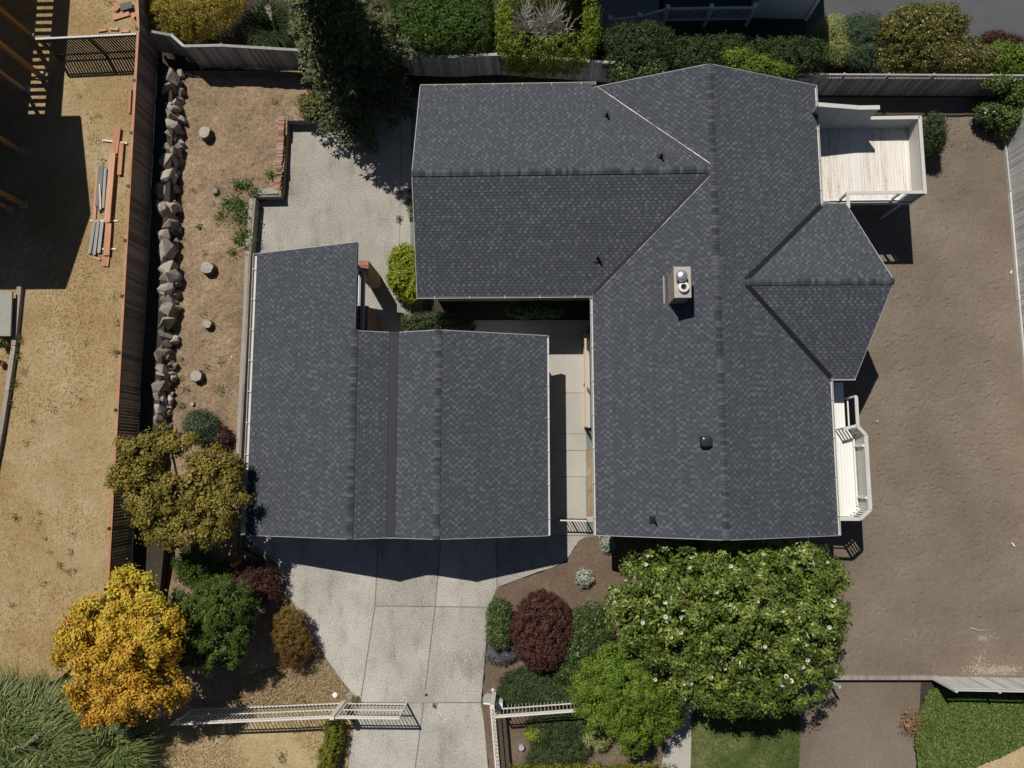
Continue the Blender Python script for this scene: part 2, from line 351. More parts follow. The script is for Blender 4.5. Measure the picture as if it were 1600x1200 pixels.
ZL, ZG, ZY = 1.3, .5, -.9                       # neighbour's lawn, garden bed, east yard
patch('ground', [np.array(p) for p in ((-900., -900, -1.7), (900, -900, -1.7), (900, 900, -1.7), (-900, 900, -1.7))], M['soil'], 0)
LAWN = up([(-260, -260), (208, -260), (226, 75), (236, 330), (226, 500), (212, 700), (190, 930), (150, 1010), (90, 1062), (0, 1090), (-260, 1130)], ZL)
patch('neighbour_lawn', LAWN, M['drygrass'], 3.2)
UPBED = up([(226, 75), (268, 108), (270, 200), (264, 330), (258, 480), (246, 690), (256, 860), (248, 940), (190, 930), (212, 700), (226, 500), (236, 330)], ZL - .06)
patch('upper_bed', UPBED, M['mulch'], 3.2)
GARD = up([(268, 108), (470, 108), (520, 150), (512, 181), (449, 183), (440, 300), (398, 304), (388, 400), (382, 560), (374, 740), (372, 870), (256, 860), (246, 690), (258, 480), (264, 330), (270, 200)], ZG)
def gz(X, Y): return ZG + .10 * vnoise(X, Y, .9, 3) + .07 * vnoise(X, Y, .3, 4) + .04 * vnoise(X, Y, .14, 5)
patch('garden_base', [p - np.array([0, 0, .16]) for p in GARD], M['garden'], 2.2)
heightfield('garden_soil', -19, -9, -4.6, 20.5, .08, gz, M['garden'], GARD)
# north side, beyond the back fences
patch('north_garden', up([(208, -260), (1235, -260), (1262, 60), (1262, 128), (900, 140), (640, 150), (520, 150), (470, 108), (268, 108), (226, 75)], .12), M['mulch'], 2.5)
patch('road', up([(1235, -260), (1900, -260), (1900, 104), (1600, 104), (1440, 96), (1262, 60)], ZY + .02), M['asphalt'], 2)
patch('north_bed', up([(1262, 60), (1440, 96), (1600, 104), (1900, 104), (1900, 152), (1262, 152)], ZY), M['mulch'], 2)
# concrete
BASE = up([(430, 150), (660, 150), (660, 500), (930, 500), (930, 838), (905, 842), (885, 876), (835, 896), (778, 918), (765, 949), (752, 1098), (757, 1130), (766, 1230), (538, 1230), (552, 1130), (560, 1098), (528, 1060), (489, 1002), (452, 932), (436, 885), (372, 850), (382, 560), (392, 310), (430, 300)], -.02)
drive = patch('driveway', BASE, M['joint'], 1.8)
SLAB = [
 [(375, 832), (592, 832), (586, 947), (563, 1098), (530, 1060), (490, 1000), (468, 962), (452, 930), (436, 885)],
 [(592, 832), (690, 832), (680, 948), (586, 947)], [(690, 832), (775, 832), (777, 918), (765, 949), (680, 948)],
 [(586, 947), (680, 948), (662, 1098), (563, 1098)], [(680, 948), (765, 949), (752, 1098), (662, 1098)],
 [(563, 1098), (662, 1098), (646, 1225), (540, 1225), (553, 1130)], [(662, 1098), (752, 1098), (757, 1130), (765, 1225), (646, 1225)],
 [(775, 832), (917, 838), (905, 846), (885, 876), (862, 888), (835, 896), (777, 918)]]
for s in SLAB: patch('slab', inset(up(s, 0.), .026), M['concrete'], .1, drive)
for y0, y1 in ((528, 614), (614, 678), (678, 704), (704, 745), (745, 836)):
    patch('slab', inset(up([(800, y0), (916, y0), (917, y1), (800, y1)], .004), .012), M['smooth_conc'], .1, drive)
patch('slab', inset(up([(640, 500), (922, 500), (916, 528), (640, 528)], .004), .012), M['smooth_conc'], .1, drive)
patch('slab', inset(up([(440, 150), (627, 150), (624, 420), (622, 540), (380, 540), (392, 320), (440, 306)], 0.), .012), M['patio'], .1, drive)
patch('slab', inset(up([(627, 150), (642, 150), (642, 540), (622, 540), (624, 420)], 0.), .014), M['patio'], .1, drive)
patch('court_bed', up([(636, 440), (936, 440), (936, 504), (636, 504)], -.03), M['mulch'], 1.5)
# a paler mended patch and an oil-dark ring beside the gate
patch('mended_patch', up([(635, 1098), (640, 1090), (650, 1082), (662, 1076), (672, 1084), (680, 1098)], .006), M['lid'], 0, drive)
# beds in front
patch('front_bed', up([(777, 919), (835, 897), (885, 877), (905, 844), (932, 830), (1090, 830), (1090, 1230), (766, 1230), (757, 1130), (753, 1098), (766, 949)], -.035), M['soil'], 1.8, amp=.05)
patch('front_slope', up([(1090, 830, -.04), (1215, 830, -.5), (1330, 830, ZY - .03), (1305, 1062, ZY - .03), (1250, 1230, ZY - .1), (1090, 1230, -.2)], 0), M['yard'], 1.8)
patch('side_bed', up([(917, 703), (931, 703), (931, 806), (918, 806)], .010), M['garden'], .05, amp=.02)
patch('left_bed', up([(262, 860, .55), (372, 858, .3), (436, 886, -.01), (452, 932, -.01), (489, 1002, -.01), (528, 1060, -.01), (560, 1098, -.01), (440, 1103, .0), (300, 1104, .25), (190, 1040, .9), (190, 930, 1.1), (250, 935, .8)], 0), M['garden'], 2.2)
patch('verge', up([(560, 1098, -.012), (553, 1130, -.012), (538, 1230, -.012), (-260, 1230, .5), (-260, 1130, .9), (0, 1090, .9), (90, 1062, .9), (190, 1040, .85), (300, 1104, .24), (440, 1103, -.008)], 0), M['straw'], 2.2)
patch('garden_path', up([(1048, 1115, -.025), (1082, 1100, -.025), (1078, 1230, -.025), (1028, 1230, -.025)], 0), M['smooth_conc'], .3)
patch('front_lawn', up([(1080, 1108, -.02), (1240, 1095, -.52), (1252, 1120, -.58), (1246, 1230, -.62), (1080, 1230, -.02)], 0), M['turf'], .6)
# east yard
g_ = np.random.default_rng(21)
fp = []
for k in range(1000):
    if k < 760: x, y = g_.uniform(15.2, 24.5), g_.normal(3.2, 4.8)
    else: x, y = g_.uniform(14, 24.5), g_.uniform(-11, 16)
    fp.append((x, y, g_.normal(0, .55) + .1, g_.uniform(.05, .13), g_.uniform(.35, 1.0)))
def yz(X, Y):
    Z = ZY + .05 * vnoise(X, Y, 1.6, 8) + .022 * vnoise(X, Y, .35, 9) + .016 * vnoise(X, Y, .15, 10)
    for x, y, a, L, s in fp:
        j0, j1 = np.searchsorted(Y[:, 0], [y - .4, y + .4]); i0, i1 = np.searchsorted(X[0], [x - .4, x + .4])
        if j1 <= j0 or i1 <= i0: continue
        u = (X[j0:j1, i0:i1] - x) * math.cos(a) + (Y[j0:j1, i0:i1] - y) * math.sin(a); v = -(X[j0:j1, i0:i1] - x) * math.sin(a) + (Y[j0:j1, i0:i1] - y) * math.cos(a)
        r = (u / L) ** 2 + ((v - .5 * u * u / L) / .042) ** 2
        Z[j0:j1, i0:i1] += s * .055 * (np.exp(-((u / (L * 1.2)) ** 2 + ((v - .1) / .05) ** 2)) * .5 - np.exp(-r))
    return Z
YARD = up([(1262, 152), (1900, 152), (1900, 1062), (1290, 1062), (1280, 830)], ZY)
heightfield('yard_dirt', 13.0, 27.5, -11.0, 20.2, .052, yz, M['yard'], YARD)
patch('yard_base', [p - np.array([0, 0, .14]) for p in YARD], M['yard'], 2)
patch('lower_path', up([(1250, 1058, ZY - .2), (1480, 1058, ZY - .2), (1440, 1230, ZY - .2), (1240, 1230, ZY - .2)], 0), M['yard'], 1)
patch('ivy_bank', up([(1440, 1062, ZY - .17), (1900, 1062, ZY - .17), (1900, 1230, ZY - .17), (1430, 1230, ZY - .17)], 0), M['mulch'], 1)
patch('street_verge', up([(1500, 1230, ZY - .1), (1530, 1190, ZY - .1), (1600, 1160, ZY - .1), (1900, 1090, ZY - .1), (1900, 1230, ZY - .1)], 0), M['straw'], .2, amp=.06)
patch('street', up([(-700, 1231, .3), (1250, 1231, -.75), (1900, 1231, -1.14), (1900, 2600, -1.14), (-700, 2600, .3)], 0), M['asphalt'], 1.5)
# loose clods and straw
def clods(name, poly, n, zf, smin, smax, mat, label, cat, tone=(0, .8), g=rng, pts=None):
    q = in_poly(poly, n, g) if pts is None else pts; z = zf(q[:, 0], q[:, 1]); n = len(q); V = []; Fc = []; tn = []
    base = np.array([(1, 0, 0), (-.5, .87, 0), (-.5, -.87, 0), (0, 0, 1.)])
    for k in range(n):
        s = g.uniform(smin, smax); a = g.uniform(0, 6.28); c, s_ = math.cos(a), math.sin(a)
        b = base * s * g.uniform(.6, 1.3, (4, 3)); b[3, 2] *= .7
        V += [(q[k, 0] + x * c - y * s_, q[k, 1] + x * s_ + y * c, z[k] + zz - .004) for x, y, zz in b]
        i = 4 * k; Fc += [(i, i + 1, i + 3), (i + 1, i + 2, i + 3), (i + 2, i, i + 3)]; tn += [g.uniform(*tone)] * 3
    me = bpy.data.meshes.new(name); me.from_pydata(V, [], Fc); at = me.attributes.new('tone', 'FLOAT', 'FACE'); at.data.foreach_set('value', np.array(tn, np.float32))
    me.materials.append(mat); o = bpy.data.objects.new(name, me); link(o); return tag(o, label, cat, kind='stuff')
EYARD = up([(1320, 160), (1580, 180), (1600, 1050), (1310, 1050)], ZY)
clods('soil_clods', EYARD, 1800, lambda x, y: np.full(len(x), ZY + .015), .012, .04, M['clod'], 'crumbs of brown soil over the bare side yard', 'soil')
clods('yard_stones', EYARD, 240, lambda x, y: np.full(len(x), ZY + .03), .015, .05, M['clod'], 'pale pebbles and chips on the bare yard', 'pebbles', (.7, 1))
clods('garden_clods', GARD, 4200, lambda x, y: gz(x, y), .015, .05, M['clod'], 'crumbs of soil and chips over the stump bed', 'soil', (0.1, .9))
clods('chip_litter', up([(1480, 178), (1568, 178), (1574, 232), (1480, 236)], ZY), 420, lambda x, y: np.full(len(x), ZY + .015), .015, .05, M['clod'], 'pale wood chips in the corner by the back fence', 'wood chips', (.4, 1))
def blades(name, poly, n, zf, L, wd, mat, label, cat, lean=.9, dirx=None, g=rng, tone=None, kind='stuff', parent=None):
    q = in_poly(poly, n, g); n = len(q); z = zf(q[:, 0], q[:, 1]); P = np.column_stack([q, z + .03])
    N = g.normal(size=(n, 3)) * lean + np.array([0, 0, 1.])
    ln = g.uniform(*L, n); ax = None if dirx is None else np.array(dirx) + g.normal(size=(n, 3)) * .5
    Q = leaf_quads(P, N, ln, ln * wd, ax, g); t = g.random(n) if tone is None else tone(q, g)
    o = quads(name, Q, mat, t, parent)
    return tag(o, label, cat, kind=kind) if parent is None else tag(o, kind=kind)
def lawntone(q, g): return .5 + .9 * vnoise(q[:, 0], q[:, 1], 4.5, 33) + .9 * vnoise(q[:, 0], q[:, 1], 1.5, 31) + .5 * vnoise(q[:, 0], q[:, 1], .5, 32) + g.normal(0, .11, len(q))
VIEWLAWN = up([(-30, -30), (212, -30), (224, 75), (232, 330), (222, 500), (208, 700), (188, 925), (145, 1010), (90, 1060), (-30, 1090)], ZL)
LM('lf_lawn', (.265, .155, .055), (.345, .24, .108), (.455, .375, .228))
blades('dry_grass', VIEWLAWN, 30000, lambda x, y: np.full(len(x), ZL - .02), (.06, .16), .3, M['lf_lawn'], 'parched straw-coloured lawn on the neighbour side of the cedar fence', 'grass', tone=lawntone, lean=.28)

# ------------------------------------------------------------------ buildings
def shingles(parent, O, U, S, poly, exp_=.14, seed=1, name='shingles'):
    """courses of tabs on the plane O+u*U+s*S, inside the convex polygon poly of (u,s)"""
    g = np.random.default_rng(seed); O, U, S = (np.array(a, float) for a in (O, U, S)); U /= np.linalg.norm(U); S /= np.linalg.norm(S); N = np.cross(U, S); N *= np.sign(N[2])
    smax = max(p[1] for p in poly)
    def rng_at(s):
        xs = []
        for i in range(len(poly)):
            (u0, s0), (u1, s1) = poly[i], poly[(i + 1) % len(poly)]
            if abs(s1 - s0) < 1e-9:
                if abs(s - s0) < 1e-6: xs += [u0, u1]
                continue
            t = (s - s0) / (s1 - s0)
            if -1e-6 <= t <= 1 + 1e-6: xs.append(u0 + t * (u1 - u0))
        return (min(xs), max(xs)) if xs else (0, 0)
    A = []; tn = []
    k = 0
    while k * exp_ < smax - .02:
        s0 = k * exp_; s1 = min(s0 + exp_, smax); lo0, hi0 = rng_at(s0 + 1e-4); lo1, hi1 = rng_at(s1 - 1e-4)
        end = max(hi0, hi1); rowt = g.normal(0, .035); per = .27; off = per * ((k * .5) % 1 + g.uniform(-.16, .16))
        j0 = int((min(lo0, lo1) - off) / per) - 1; j1 = int((end - off) / per) + 2; cuts = []
        for j in range(j0, j1):
            c = j * per + off + g.normal(0, .018); hw = g.uniform(.05, .08); cuts += [(c - hw, True), (c + hw, False)]
        for (u, tooth), (u2, _) in zip(cuts[:-1], cuts[1:]):
            a0, b0 = np.clip([u, u2], lo0, hi0); a1, b1 = np.clip([u, u2], lo1, hi1)
            if b0 - a0 > .004 or b1 - a1 > .004:
                h = .016 if tooth else .008
                t = (g.uniform(.7, 1.0) if g.random() < .6 else g.uniform(.45, .7)) if tooth else g.uniform(.15, .45)
                p = lambda uu, ss, hh: O + U * uu + S * ss + N * hh
                A.append((p(a0, s0, h), p(b0, s0, h), p(b1, s1, .001), p(a1, s1, .001))); tn.append(t + rowt)
                A.append((p(a0, s0, -.002), p(b0, s0, -.002), p(b0, s0, h), p(a0, s0, h))); tn.append(t * .5)
        k += 1
    o = quads(name, np.array(A), M['shingle'], np.array(tn), parent); o['kind'] = 'stuff'
    return o
def slab_plane(mb, pts, th=.16):
    """roof sheet: polygon of 3-D points with thickness below"""
    t = [np.array(p, float) - np.array([0, 0, .012]) for p in pts]; b = [p - np.array([0, 0, th]) for p in t]
    mb.prism(t, b)
def capmesh(pitch, L=.185, w=.15):
    me = bpy.data.meshes.new('ridge_cap'); d = w * pitch; e = .022
    v = []
    for y, z in ((-L / 2, e), (L / 2, .006)):
        v += [(-w, y, z - d), (0, y, z), (w, y, z - d)]
    for x, z in ((-w, -d - .01), (0, -.01), (w, -d - .01)): v.append((x, -L / 2, z))
    me.from_pydata(v, [], [(0, 1, 4, 3), (1, 2, 5, 4), (6, 7, 1, 0), (7, 8, 2, 1)]); me.materials.append(M['ridgecap']); me.update(); return me
CAP36, CAP31 = capmesh(.36), capmesh(.31)
def ridge_caps(parent, me, p0, p1, step=.152):
    p0, p1 = np.array(p0, float), np.array(p1, float); d = p1 - p0; L = np.linalg.norm(d); n = int(L / step); a = math.atan2(d[1], d[0]) - math.pi / 2
    for k in range(n):
        q = p0 + d * (k + .5) / n + np.array([0, 0, .022])
        inst('ridge_cap', me, parent, q, a + rnd.uniform(-.012, .012))
def gutter(parent, p0, p1, out, mat=None, w=.11, name='gutter'):
    """a U channel along p0-p1 (roof edge), opening up, out = outward direction"""
    p0, p1, out = np.array(p0, float), np.array(p1, float), np.array(out, float); zz = np.array([0, 0, 1.]); mb = MB()
    mb.beam(p0 + out * w + zz * -.055, p1 + out * w + zz * -.055, .016, .12); mb.beam(p0 + out * .01 - zz * .07, p1 + out * .01 - zz * .07, .012, .10)
    mb.beam(p0 + out * w / 2 - zz * .12, p1 + out * w / 2 - zz * .12, w, .012)
    d = p1 - p0; L = np.linalg.norm(d); n = int(L / 1.4)
    for k in range(n):
        q = p0 + d * (k + .5) / n; mb.beam(q + out * .0 - zz * .004, q + out * (w + .02) - zz * .004, .03, .012)
    mb.beam(p0 + out * .0 - zz * .06, p0 + out * (w + .01) - zz * .06, .015, .12); mb.beam(p1 + out * .0 - zz * .06, p1 + out * (w + .01) - zz * .06, .015, .12)
    return mb.build(name, mat or M['offwhite'], parent)
def rake(parent, pts, out, mat, name='fascia', drop=.09):
    mb = MB(); o = np.array(out, float)
    for a, b in zip(pts[:-1], pts[1:]):
        mb.beam(np.array(a) + o * .016 - np.array([0, 0, drop]), np.array(b) + o * .016 - np.array([0, 0, drop]), .03, .16)
    return mb.build(name, mat, parent)

# --- garage
GX0, GR1, GV0, GV1, GR2, GX1 = -13.25, -8.0, -6.5, -6.07, -4.17, .74
GS, GN, GNN, GE, GRZ, GVZ = -3.32, 5.95, 10.08, 2.7, 4.3, 3.78
gar = T('garage', 'wide garage with two dark shingled gables and a flat strip between', 'garage', ((GX0 + GX1) / 2, 1.3, 0))
MB().bx(GX0 + .45, -8.3, GS + .5, GN, -.1, 2.62).bx(-8.3, GX1 - .35, GS + .5, GN - .4, -.1, 2.62).build('wall', M['siding'], gar)
groof = MB()
slab_plane(groof, [(GX0, GS, GE), (GR1, GS, GRZ), (GR1, GNN, GRZ), (GX0, GNN, GE)])
slab_plane(groof, [(GR1, GS, GRZ), (GV0, GS, GVZ), (GV0, GN, GVZ), (GR1, GN, GRZ)])
slab_plane(groof, [(GV0, GS, GVZ), (GV1, GS, GVZ), (GV1, GN, GVZ), (GV0, GN, GVZ)])
slab_plane(groof, [(GV1, GS, GVZ), (GR2, GS, GRZ), (GR2, GN, GRZ), (GV1, GN, GVZ)])
slab_plane(groof, [(GR2, GS, GRZ), (GX1, GS, GE), (GX1, GN, GE), (GR2, GN, GRZ)])
groof = groof.build('roof', M['roofdeck'], gar)
def gplane(x0, z0, x1, z1, y0, y1, seed):
    """slope rising from (x0,z0) eave to (x1,z1) ridge, between y0 and y1"""
    L = math.hypot(x1 - x0, z1 - z0)
    shingles(groof, (x0, y0, z0), (0, 1, 0), (x1 - x0, 0, z1 - z0), [(0, 0), (y1 - y0, 0), (y1 - y0, L), (0, L)], seed=seed)
gplane(GX0, GE, GR1, GRZ, GS, GNN, 1); gplane(GV0, GVZ, GR1, GRZ, GS, GN, 2)
gplane(GV1, GVZ, GR2, GRZ, GS, GN, 3); gplane(GX1, GE, GR2, GRZ, GS, GN, 4)
ridge_caps(groof, CAP31, (GR1, GS, GRZ), (GR1, GN + .05, GRZ)); ridge_caps(groof, CAP31, (GR2, GS, GRZ), (GR2, GN, GRZ))
MB().bx(GV0 + .02, GV1 - .02, GS + .05, GN - .08, GVZ - .01, GVZ + .012).build('membrane_strip', M['membrane'], groof)
MB().bx(GV0 - .02, GV1 + .02, GN - .08, GN + .03, GVZ - .03, GVZ + .03).build('scupper', M['membrane'], groof)
gutter(groof, (GX1, GS, GE), (GX1, GN, GE), (1, 0, 0)); gutter(groof, (GX0, GS, GE), (GX0, GNN, GE), (-1, 0, 0), M['offwhite'], .2)
rake(groof, [(GX0, GS, GE), (GR1, GS, GRZ), (GV0, GS, GVZ), (GV1, GS, GVZ), (GR2, GS, GRZ), (GX1, GS, GE)], (0, -1, 0), M['siding'])
rake(groof, [(GX0, GNN, GE), (GR1, GNN, GRZ)], (0, 1, 0), M['siding'])
rake(groof, [(GV0 - 1.4, GN, GVZ + .44), (GV0, GN, GVZ), (GV1, GN, GVZ), (GR2, GN, GRZ), (GX1, GN, GE)], (0, 1, 0), M['siding'])
# open side of the carport: edge trim, beam, brick piers
MB().beam((GR1 + .03, GN, GRZ - .09), (GR1 + .03, GNN, GRZ - .09), .05, .18).build('edge_trim', M['nbdark'], groof)
MB().beam((GR1 + .10, 7.25, GRZ - .16), (GR1 + .10, 8.55, GRZ - .16), .07, .06).build('white_trim', M['white'], groof)  # white trim strip just below the high roof edge
bmx = W(567, 460, 2.72)[0]
MB().beam((bmx, GN - .3, 2.72), (bmx, 9.1, 2.72), .16, .26).beam((bmx, 9.1, 2.72), (bmx - .45, 9.55, 2.72), .16, .26).build('beam', M['siding'], gar)
def pier(x0, x1, y0, y1, z):
    e = T('dummy', None, None, (0, 0, 0)); bpy.data.objects.remove(e)
    p = MB().bx(x0 + .02, x1 - .02, y0 + .02, y1 - .02, 0, z - .07).build('brick_pier', M['mortar'], gar)
    mb = MB()
    for k in range(int(z / .075)):
        zz = k * .075
        for a, b, c, d in ((x0, x1, y0, y0 + .03), (x0, x1, y1 - .03, y1), (x1 - .03, x1, y0 + .03, y1 - .03), (x0, x0 + .03, y0 + .03, y1 - .03)):
            L = max(b - a, d - c); n = max(1, round(L / .22)); o = (k % 2) * .5
            for j in range(-1, n + 1):
                s0, s1 = (j + o) / n, (j + o + 1) / n - .04; s0, s1 = max(0, s0), min(1, s1)
                if s1 - s0 < .06: continue
                if b - a > d - c: mb.bx(a + (b - a) * s0, a + (b - a) * s1, c, d, zz, zz + .063)
                else: mb.bx(a, b, c + (d - c) * s0, c + (d - c) * s1, zz, zz + .063)
    o_ = mb.build('brick', M['brick'], p); o_['kind'] = 'stuff'
    for j in range(3):
        w = (y1 - y0) / 3; piece('brick', M['brick'], p, ((x0 + x1) / 2, y0 + j * w + .01, z - .035), ((x0 + x1) / 2, y0 + (j + 1) * w - .01, z - .035), x1 - x0, .07)
q = W(576, 407, 2.65); pier(q[0] - .5, q[0], q[1] - .7, q[1], 2.65)
q = W(574.5, 477, 2.65); pier(q[0] - .5, q[0], GN - .35, q[1], 2.6)
MB().beam((GX0 + .5, GNN - .4, 0), (GX0 + .5, GNN - .4, 2.6), .14, .14).build('post', M['siding'], gar)
MB().bx(-13.62, -13.34, -.75, .1, .0, 1.5).build('meter_box', M['galv'], gar)

# gable ends and doors on the drive side
def gable(parent, prof, axis, c0, c1, mat):
    f = (lambda u, z, c: (u, c, z)) if axis == 'y' else (lambda u, z, c: (c, u, z))
    return MB().prism([f(u, z, c0) for u, z in prof], [f(u, z, c1) for u, z in prof]).build('gable_wall', mat, parent)
gable(gar, [(GX0 + .47, 2.62), (GX1 - .37, 2.62), (GR2, GRZ - .25), (GV1, GVZ - .25), (GV0, GVZ - .25), (GR1, GRZ - .25)], 'y', GS + .53, GS + .7, M['siding'])
gable(gar, [(-8.2, 2.62), (GX1 - .37, 2.62), (GR2, GRZ - .25), (GV1, GVZ - .25), (GV0, GVZ - .25)], 'y', GN - .6, GN - .45, M['siding'])
for x0, x1 in ((-11.9, -7.0), (-5.5, -.6)):
    gd = MB().bx(x0, x1, GS + .44, GS + .497, 0.01, 2.2).build('garage_door', M['white'], gar)
    for r_ in range(4):
        for c_ in range(6): w_ = (x1 - x0) / 6; piece('panel', M['offwhite'], gd, (x0 + c_ * w_ + .08, GS + .43, .28 + r_ * .54), (x0 + (c_ + 1) * w_ - .08, GS + .43, .28 + r_ * .54), .03, .4)
# --- house
HW, HR, HE, HS, HN = 2.87, 8.1, 13.53, -3.2, 17.8
ZW, ZR, ZE = 3.6, 5.48, 3.55
WX, WS, WN, WR = -5.27, 7.7, 18.0, 12.85
pit = (ZR - ZW) / (HR - HW)
house = T('house', 'large house under a dark grey shingled cross-gable roof', 'house', (6, 6, 0))
wl_ = MB(); wl_.bx(HW + .6, HE - .6, HS + .6, HN - .6, -1.2, 3.45); wl_.bx(WX + .5, HW + .6, WS + .6, WN - .6, -.1, 3.45); wl_.bx(HE - .6, 14.2, 4.4, 11.3, -1.2, 3.4)
wl_.build('wall', M['siding'], house)
gable(house, [(HW + .62, 3.45), (HE - .62, 3.45), (HR, ZR - .26)], 'y', HS + .63, HS + .8, M['siding']); gable(house, [(HW + .62, 3.45), (HE - .62, 3.45), (HR, ZR - .26)], 'y', HN - .8, HN - .63, M['siding'])
gable(house, [(WS + .62, 3.45), (WN - .62, 3.45), (WR, ZR - .26)], 'x', WX + .53, WX + .7, M['siding']); gable(house, [(4.42, 3.4), (11.28, 3.4), (7.87, 4.75)], 'x', 14.02, 14.17, M['siding'])
for x0, x1 in ((4.6, 6.6), (9.4, 11.6)):
    wf = MB().bx(x0, x1, HS + .54, HS + .597, .95, 2.35).build('window', M['white'], house)
    for k in range(2): w_ = (x1 - x0) / 2; piece('pane', M['blackgloss'], wf, (x0 + k * w_ + .07, HS + .53, 1.65), (x0 + (k + 1) * w_ - .07, HS + .53, 1.65), .02, 1.24)
hr = MB()
apx = HR + (ZR - 5.03) / ((ZR - ZE) / (HE - HR)); RWY, RWS, RWN, RWZ = 7.87, 3.80, 11.87, 5.03
PK = W(1397, 437, RWZ); PK = np.array([PK[0], RWY, RWZ]); CN = (14.72, RWN, ZE); CS = (14.66, RWS, ZE)
vN = (HW + .25, WN - .25, ZW + .25 * pit)
slab_plane(hr, [(HW, HS, ZW), (HR, HS, ZR), (HR, WR, ZR), (HW, WS, ZW)])
slab_plane(hr, [(HR, WR, ZR), (HR, HN, ZR), (HW + .2, HN, ZW + .2 * pit)])
slab_plane(hr, [(HR, HS, ZR), (HE, HS, ZE), (HE, RWS, ZE), (apx, RWY, RWZ), (HR, RWY, ZR)])
slab_plane(hr, [(HR, RWY, ZR), (apx, RWY, RWZ), (HE, RWN, ZE), (HE, HN, ZE), (HR, HN, ZR)])
slab_plane(hr, [(WX, WS, ZW), (HW, WS, ZW), (HR, WR, ZR), (WX, WR, ZR)])
slab_plane(hr, [(WX, WR, ZR), (HR, WR, ZR), (HW, WN, ZW), (WX, WN, ZW)])
slab_plane(hr, [(apx, RWY, RWZ), (HE, RWS, ZE), CS, PK])
slab_plane(hr, [(apx, RWY, RWZ), PK, CN, (HE, RWN, ZE)])
hroof = hr.build('roof', M['roofdeck'], house)
LW = math.hypot(HR - HW, ZR - ZW); LE = math.hypot(HE - HR, ZR - ZE)
shingles(hroof, (HW, 0, ZW), (0, 1, 0), (HR - HW, 0, ZR - ZW), [(HS, 0), (WS, 0), (WR, LW), (HS, LW)], seed=11)
shingles(hroof, (HW, 0, ZW), (0, 1, 0), (HR - HW, 0, ZR - ZW), [(WR, LW), (HN, .04 * LW), (HN, LW)], seed=12)
sa = LE * (RWZ - ZE) / (ZR - ZE)
shingles(hroof, (HE, 0, ZE), (0, 1, 0), (HR - HE, 0, ZR - ZE), [(HS, 0), (RWS, 0), (RWY, sa), (RWY, LE), (HS, LE)], seed=13)
shingles(hroof, (HE, 0, ZE), (0, 1, 0), (HR - HE, 0, ZR - ZE), [(RWN, 0), (HN, 0), (HN, LE), (RWY, LE), (RWY, sa)], seed=14)
LS = math.hypot(WR - WS, ZR - ZW)
shingles(hroof, (0, WS, ZW), (1, 0, 0), (0, WR - WS, ZR - ZW), [(WX, 0), (HW, 0), (HR, LS), (WX, LS)], seed=15)
shingles(hroof, (0, WN, ZW), (1, 0, 0), (0, WR - WN, ZR - ZW), [(WX, 0), (HW, 0), (HR, LS), (WX, LS)], seed=16)
LR = math.hypot(RWY - RWS, RWZ - ZE)
shingles(hroof, (0, RWS, ZE), (1, 0, 0), (0, RWY - RWS, RWZ - ZE), [(HE, 0), (CS[0], 0), (PK[0], LR), (apx, LR)], seed=17)
shingles(hroof, (0, RWN, ZE), (1, 0, 0), (0, RWY - RWN, RWZ - ZE), [(HE, 0), (CN[0], 0), (PK[0], LR), (apx, LR)], seed=18)
ridge_caps(hroof, CAP36, (HR, HS, ZR), (HR, HN, ZR)); ridge_caps(hroof, CAP36, (WX, WR, ZR), (HR - .1, WR, ZR)); ridge_caps(hroof, CAP36, (apx, RWY, RWZ), tuple(PK))
def valley(a, b, mat, w, lift, name='valley_flashing'):
    MB().beam(np.array(a) + np.array([0, 0, lift]), np.array(b) + np.array([0, 0, lift]), w, .012).build(name, mat, hroof)
valley((HW + .05, WS + .05, ZW), (HR - .15, WR - .15, ZR - .05), M['black'], .20, .035)
valley((HW + .14, WS - .0, ZW), (HR - .05, WR - .18, ZR - .05), M['valleymetal'], .03, .05)
valley((apx + .1, RWY - .1, RWZ - .04), (HE, RWS + .02, ZE), M['black'], .22, .035)
valley((apx + .1, RWY + .1, RWZ - .04), (HE, RWN - .02, ZE), M['black'], .22, .035)
valley((HR - .15, WR + .15, ZR - .05), (HW + .25, WN - .25, ZW + .07), M['black'], .12, .035)
valley((HR - .05, WR + .2, ZR - .04), (HW + .35, WN - .22, ZW + .1), M['valleymetal'], .035, .05)
gutter(hroof, (WX, WS, ZW), (HW, WS, ZW), (0, -1, 0)); gutter(hroof, (WX, WN, ZW), (HW + .3, WN, ZW), (0, 1, 0))
gutter(hroof, (HW, HS, ZW), (HW, WS - .1, ZW), (-1, 0, 0)); gutter(hroof, (HE, HS, ZE), (HE, RWS - .1, ZE), (1, 0, 0)); gutter(hroof, (HE, RWN + .1, ZE), (HE, HN, ZE), (1, 0, 0))
gutter(hroof, (HE + .1, RWS, ZE), (CS[0], RWS, ZE), (0, -1, 0)); gutter(hroof, (HE + .1, RWN, ZE), (CN[0], RWN, ZE), (0, 1, 0))
rake(hroof, [(HW, HS, ZW), (HR, HS, ZR), (HE, HS, ZE)], (0, -1, 0), M['siding']); rake(hroof, [(HW + .2, HN, ZW + .07), (HR, HN, ZR), (HE, HN, ZE)], (0, 1, 0), M['siding'])
rake(hroof, [(WX, WS, ZW), (WX, WR, ZR), (WX, WN, ZW)], (-1, 0, 0), M['siding']); rake(hroof, [CS, PK, CN], (1, 0, 0), M['siding'])
def roofz(x, y, which):
    return {'W': ZW + (x - HW) * pit, 'E': ZE + (HE - x) * (ZR - ZE) / (HE - HR), 'S': ZW + (y - WS) * (ZR - ZW) / (WR - WS), 'N': ZW + (WN - y) * (ZR - ZW) / (WN - WR)}[which]
